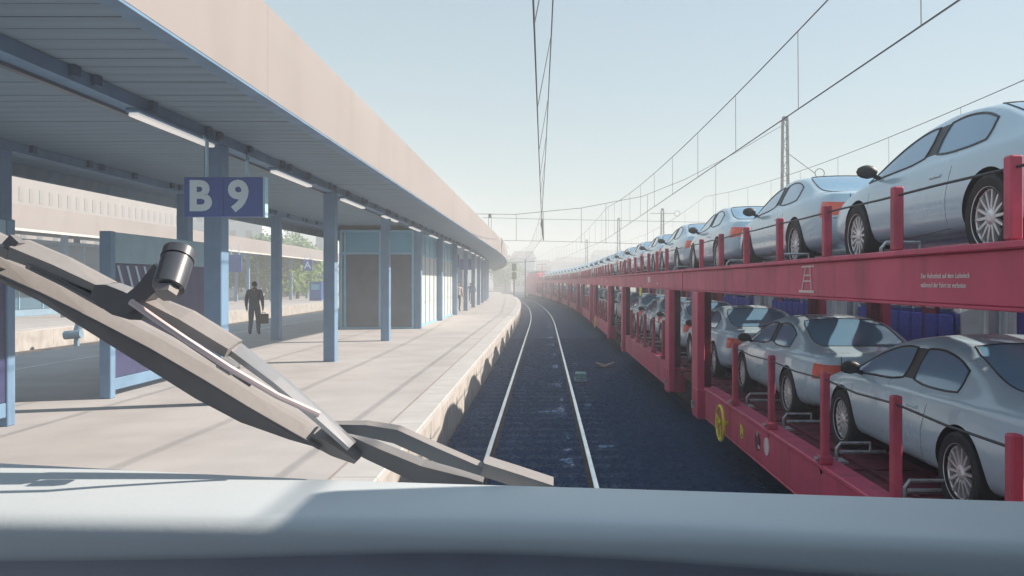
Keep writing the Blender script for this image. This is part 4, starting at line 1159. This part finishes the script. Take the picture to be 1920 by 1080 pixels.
b = MB(); b.tube([(-.06,0,.76),(-.055,0,.80),(.055,0,.80),(.06,0,.76)], .012, M['leather'], 6); b.build('handle', cs)
person('person in a pale pink top standing beside a column past the shelter', P(-5.5, 52.5, HP), R_(200), 1.9, 'shirtpale', 'trouser', .3, 'hair')
person('person in a blue jacket standing far along the platform', P(-5.75, 70, HP), R_(150), 1.86, 'shirtblue', 'trouser', .4)
person('person in dark clothes standing behind the far columns', P(-6.4, 78, HP), R_(170), 1.8, 'shirtdark', 'trouser', .2)

# ------------------------------------------------------------------ train nose in front of the camera
ns = thing('train_nose', 'pale blue grey nose sill of the train below the windscreen', 'train nose')
YF = 2.0
cols = [-1.9, -1.55, -1.35, -1.0, -.6, -.2, .2, .6, 1.0, 1.35, 1.6]
rows = []
for X in cols:
    x = VX + X/YF*F_PX
    # heights measured on the photo: far edge, crest, lower lip
    def ip(tab):
        for (a, ya), (c, yc) in zip(tab[:-1], tab[1:]):
            if x <= c or (c, yc) == tab[-1]: return ya + (yc-ya)*(x-a)/(c-a)
    yf = ip([(0,866),(640,900),(1100,912),(1920,938)])
    ycr = ip([(0,958),(640,966),(1100,976),(1920,1022)])
    yl = ip([(0,1056),(500,1052),(950,1030),(1460,1078),(1920,1120)])
    hf = CH - (yf-VY)/F_PX*YF
    Yc = 1.70; hc = CH - (ycr-VY)/F_PX*Yc
    Yl = 1.658; hl = CH - (yl-VY)/F_PX*Yl
    rows.append([(X, YF+.10, hf-.6), (X, YF+.03, hf-.04), (X, YF, hf), (X, YF-.02, hf+.001), (X, (YF+Yc)/2, (hf+hc)/2+.006), (X, Yc+.014, hc+.004), (X, Yc-.012, hc-.006), (X, Yl+.012, hc-.022), (X, Yl+.004, (hl*.6+hc*.4)), (X, Yl, hl+.008), (X, Yl+.006, hl)])
k = len(rows[0]); b = MB()
b.add([p for r in rows for p in r], [(i*k+j, (i+1)*k+j, (i+1)*k+j+1, i*k+j+1) for i in range(len(rows)-1) for j in range(k-1)], M['nose'])
o = b.build('nose_sill', ns, True)
md = o.modifiers.new('sub', 'SUBSURF'); md.levels = 2; md.render_levels = 3
b = MB(); low = []
for r in rows:
    X, Yl, hl = r[-1]; low.append([(X, Yl+.004, hl+.001), (X, Yl+.02, hl-.006), (X, Yl+.05, hl-.12), (X, Yl+.06, hl-.8)])
b.add([p for r in low for p in r], [(i*4+j, (i+1)*4+j, (i+1)*4+j+1, i*4+j+1) for i in range(len(rows)-1) for j in range(3)], M['nosedark'])
o = b.build('lower_panel', ns, True); md = o.modifiers.new('sub', 'SUBSURF'); md.levels = 2; md.render_levels = 2
b = MB(); b.bbox(1.5, 1.6, -1.5, 2.45, .3, 3.52, M['nose'], .02); b.build('added_side_panel', ns)  # unseen panel, carried forward and raised to shade the right of the sill
b = MB(); b.bbox(-1.9, -1.8, -1.5, 1.2, .3, 3.43, M['cab'], .02); b.build('added_side_panel', ns)  # unseen cab walls and roof, added to darken the near face of the sill
b = MB(); b.bbox(-1.79, 1.49, -1.5, -1.4, .3, 3.43, M['cab'], .02); b.build('back_wall', ns)
b = MB(); b.bbox(-1.9, 1.49, -1.5, .3, 3.44, 3.52, M['cab'], .02); b.build('cab_roof', ns)
b = MB(); b.bbox(-1.79, 1.49, -1.39, 1.55, .9, 1.0, M['cabfloor'], .02); b.build('cab_floor', ns)  # unseen floor, kept pale to brighten the lower panel

# ------------------------------------------------------------------ windscreen wiper
wp = thing('windscreen_wiper', 'big grey windscreen wiper with pivot cylinder lying across the view', 'windscreen wiper')
YW = 2.12
def wb(name, pts, prof, mats, dY=0.0, mat_=None, parent=wp):
    """a bar along photo points; prof(i) -> list of (n, v): n across the bar in px (up positive), v towards the camera in metres"""
    b = MB(); ring = []; n = len(pts)
    for i, (x, y) in enumerate(pts):
        x0, y0 = pts[max(0, i-1)]; x1, y1 = pts[min(n-1, i+1)]
        d = Vector((x1-x0, y1-y0)).normalized(); nx, ny = d.y, -d.x          # up-pointing normal in the picture
        for (nn, v) in prof(i):
            ring.append(W(x + nx*nn, y + ny*nn, YW + dY) - Vector((0, v, 0)))
    k = len(prof(0))
    for i in range(n-1):
        for j in range(k):
            j2 = (j+1) % k
            b.add([ring[i*k+j], ring[i*k+j2], ring[(i+1)*k+j2], ring[(i+1)*k+j]], [(0,1,2,3)], M[mats[j]])
    b.add(ring[:k], [tuple(range(k))], M[mats[0]]); b.add(ring[-k:], [tuple(range(k))], M[mats[0]])
    me = b.mesh(name)
    bm = bmesh.new(); bm.from_mesh(me); bmesh.ops.remove_doubles(bm, verts=bm.verts, dist=1e-5); bmesh.ops.recalc_face_normals(bm, faces=bm.faces); bm.to_mesh(me); bm.free()
    return link(name, me, parent)
# main carrier: sunlit upper and shaded lower flank put into two greys
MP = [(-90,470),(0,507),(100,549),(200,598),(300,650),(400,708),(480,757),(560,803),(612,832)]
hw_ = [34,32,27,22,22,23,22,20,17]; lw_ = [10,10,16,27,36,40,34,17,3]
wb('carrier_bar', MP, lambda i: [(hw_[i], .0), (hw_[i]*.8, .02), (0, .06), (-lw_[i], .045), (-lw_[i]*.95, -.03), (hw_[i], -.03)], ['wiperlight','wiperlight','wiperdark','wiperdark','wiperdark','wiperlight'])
wb('blade_rubber', [(p[0], p[1]) for p in MP[1:]], lambda i: [(3, .060), (3, .066), (-2, .066), (-2, .060)], ['wiperdark']*4)
wb('arm_root', [(-90,412),(-20,446),(38,474)], lambda i: [(15, 0), (3, .05), (-15, .04), (-15, -.02), (15, -.02)], ['wiperlight']*5, dY=-.05)
wb('blade_tip', [(598,806),(640,832),(676,856)], lambda i: [([20,17,10][i], 0), (0, .05), ([-22,-19,-8][i], .045), ([-20,-18,-8][i], -.02), ([20,17,10][i], -.02)], ['wiperlight']*5, dY=-.004)
wb('upper_arm', [(40,468),(120,500),(208,540)], lambda i: [([20,18,12][i], 0), ([4,3,2][i], .05), ([-20,-17,-12][i], .04), ([-20,-17,-12][i], -.02), ([20,18,12][i], -.02)], ['wiperlight']*5, dY=-.06)
wb('clip', [(28,447),(44,462)], lambda i: [(8,.0), (8,.03), (-14,.03), (-14,.0)], ['wiperdark']*4, dY=-.07)
wb('middle_bar', [(62,497),(130,530),(205,572)], lambda i: [(9,0), (3,.03), (-7,.025), (-7,-.02), (9,-.02)], ['wiperlight']*5, dY=-.075)
wb('shadow_gap_strip', [(62,503),(140,541),(215,580)], lambda i: [(2,0), (2,.012), (-2,.012), (-2,0)], ['wiperdark']*4, dY=-.095)
wb('pivot_block', [(200,540),(216,548),(246,563),(276,578),(292,588)], lambda i: [([9,20,24,18,10][i], -.0), ([7,16,19,14,8][i], .06), ([-14,-24,-28,-22,-12][i], .06), ([-16,-26,-30,-24,-14][i], -.03)], ['wipermid','wiperdark','wiperdark','wiperdark'], dY=-.085)
wb('lower_arm', [(272,560),(350,600),(441,654)], lambda i: [([11,19,17][i], 0), ([4,4,3][i], .05), ([-12,-17,-15][i], .045), ([-12,-17,-15][i], -.02), ([11,19,17][i], -.02)], ['wiperlight']*5, dY=-.10)
wb('tension_arm', [(436,652),(520,715),(600,782),(660,836)], lambda i: [([13,11,9,7][i], 0), (1, .03), ([-11,-9,-8,-7][i], .025), ([-11,-9,-8,-7][i], -.02), ([13,11,9,7][i], -.02)], ['wipersteel','wipersteel','wiperdark','wiperdark','wipersteel'], dY=-.09)
b = MB(); b.tube([W(246,566,1.95), W(300,604,1.93), W(350,638,1.92), W(433,692,1.92), W(520,742,1.96), W(598,777,2.0)], .0085, M['pinkwhite'], 8); b.build('rod', wp, True)
b = MB(); b.tube([W(252,574,2.03), W(320,622,2.03), W(400,676,2.03), W(470,722,2.03)], .006, M['wiperdark'], 8); b.build('rod', wp, True)
b = MB(); b.bbox(-.022,.022,-.02,.02,-.014,.014, M['wipersteel'], .004, Matrix.Translation(W(428,686,1.97)) @ Matrix.Rotation(R_(32), 4, 'Y')); b.build('clamp', wp)
# pivot cylinder with nut
Yc = 1.94
c0, c1 = W(315, 541, Yc-.03), W(338, 470, Yc+.04)
ax = (c1-c0).normalized(); L_ = (c1-c0).length
b = MB(); b.tube([c0, c0+ax*L_*.02, c0+ax*L_*.72, c0+ax*L_*.725], [.026,.036,.037,.033], M['wipercyl'], 36); b.build('pivot_sleeve', wp, True)
b = MB(); b.tube([c0+ax*L_*.735, c0+ax*L_*.75, c0+ax*L_*.96, c1], [.03,.039,.039,.032], M['wipercyl'], 36); b.build('pivot_cap', wp, True)
b = MB(); b.tube([c0-ax*.02, c0-ax*.001], [.025,.027], M['wiperlight'], 6); b.build('nut', wp)
wb('pivot_bracket', [(238,572),(275,545),(312,508)], lambda i: [([12,14,20][i], 0), ([10,12,18][i], .03), ([-18,-20,-22][i], .03), ([-18,-20,-22][i], -.02)], ['wipermid','wiperdark','wiperdark','wiperdark'], dY=-.13)
# lower linkage down to the right
wb('link_arm', [(622,793),(690,797),(748,806),(820,838),(908,876)], lambda i: [([4,9,9,8,8][i], 0), ([1,4,4,3,3][i], .03), ([-8,-18,-22,-22,-12][i], .03), ([-8,-18,-22,-22,-12][i], -.02)], ['wiperlight','wipermid','wipermid','wipermid'], dY=-.02)  # lighter grey on the top face puts in its lit ridge
wb('link_arm', [(640,815),(700,842),(790,880),(905,908)], lambda i: [([14,18,20,16][i], 0), ([8,10,11,9][i], .03), ([-14,-18,-22,-26][i], .025), ([-14,-18,-22,-26][i], -.02)], ['wipermid','wipermid','wipermid','wipermid'], dY=.02)
wb('end_block', [(907,871),(970,891),(1034,912)], lambda i: [(13,0), (11,.05), (-13,.05), (-14,-.03), (13,-.03)], ['wiperlight','wiperlight','wiperdark','wiperdark','wiperlight'], dY=-.03)

# ------------------------------------------------------------------ haze
hz = MB(); hz.box(-140, 110, -12, 420, -1.4, 22.0, M['roof']); me = hz.mesh('haze'); me.materials.clear()
hm = bpy.data.materials.new('haze_air'); hm.use_nodes = True
n = hm.node_tree.nodes; n.remove(n['Principled BSDF'])
pv = n.new('ShaderNodeVolumePrincipled'); pv.inputs['Color'].default_value = (.92, .97, 1, 1); pv.inputs['Density'].default_value = .0048; pv.inputs['Anisotropy'].default_value = 0.0
hm.node_tree.links.new(pv.outputs[0], n['Material Output'].inputs['Volume'])
me.materials.append(hm); o = link('haze', me); tag(o, 'pale haze hanging over the whole station', 'haze', kind='stuff')
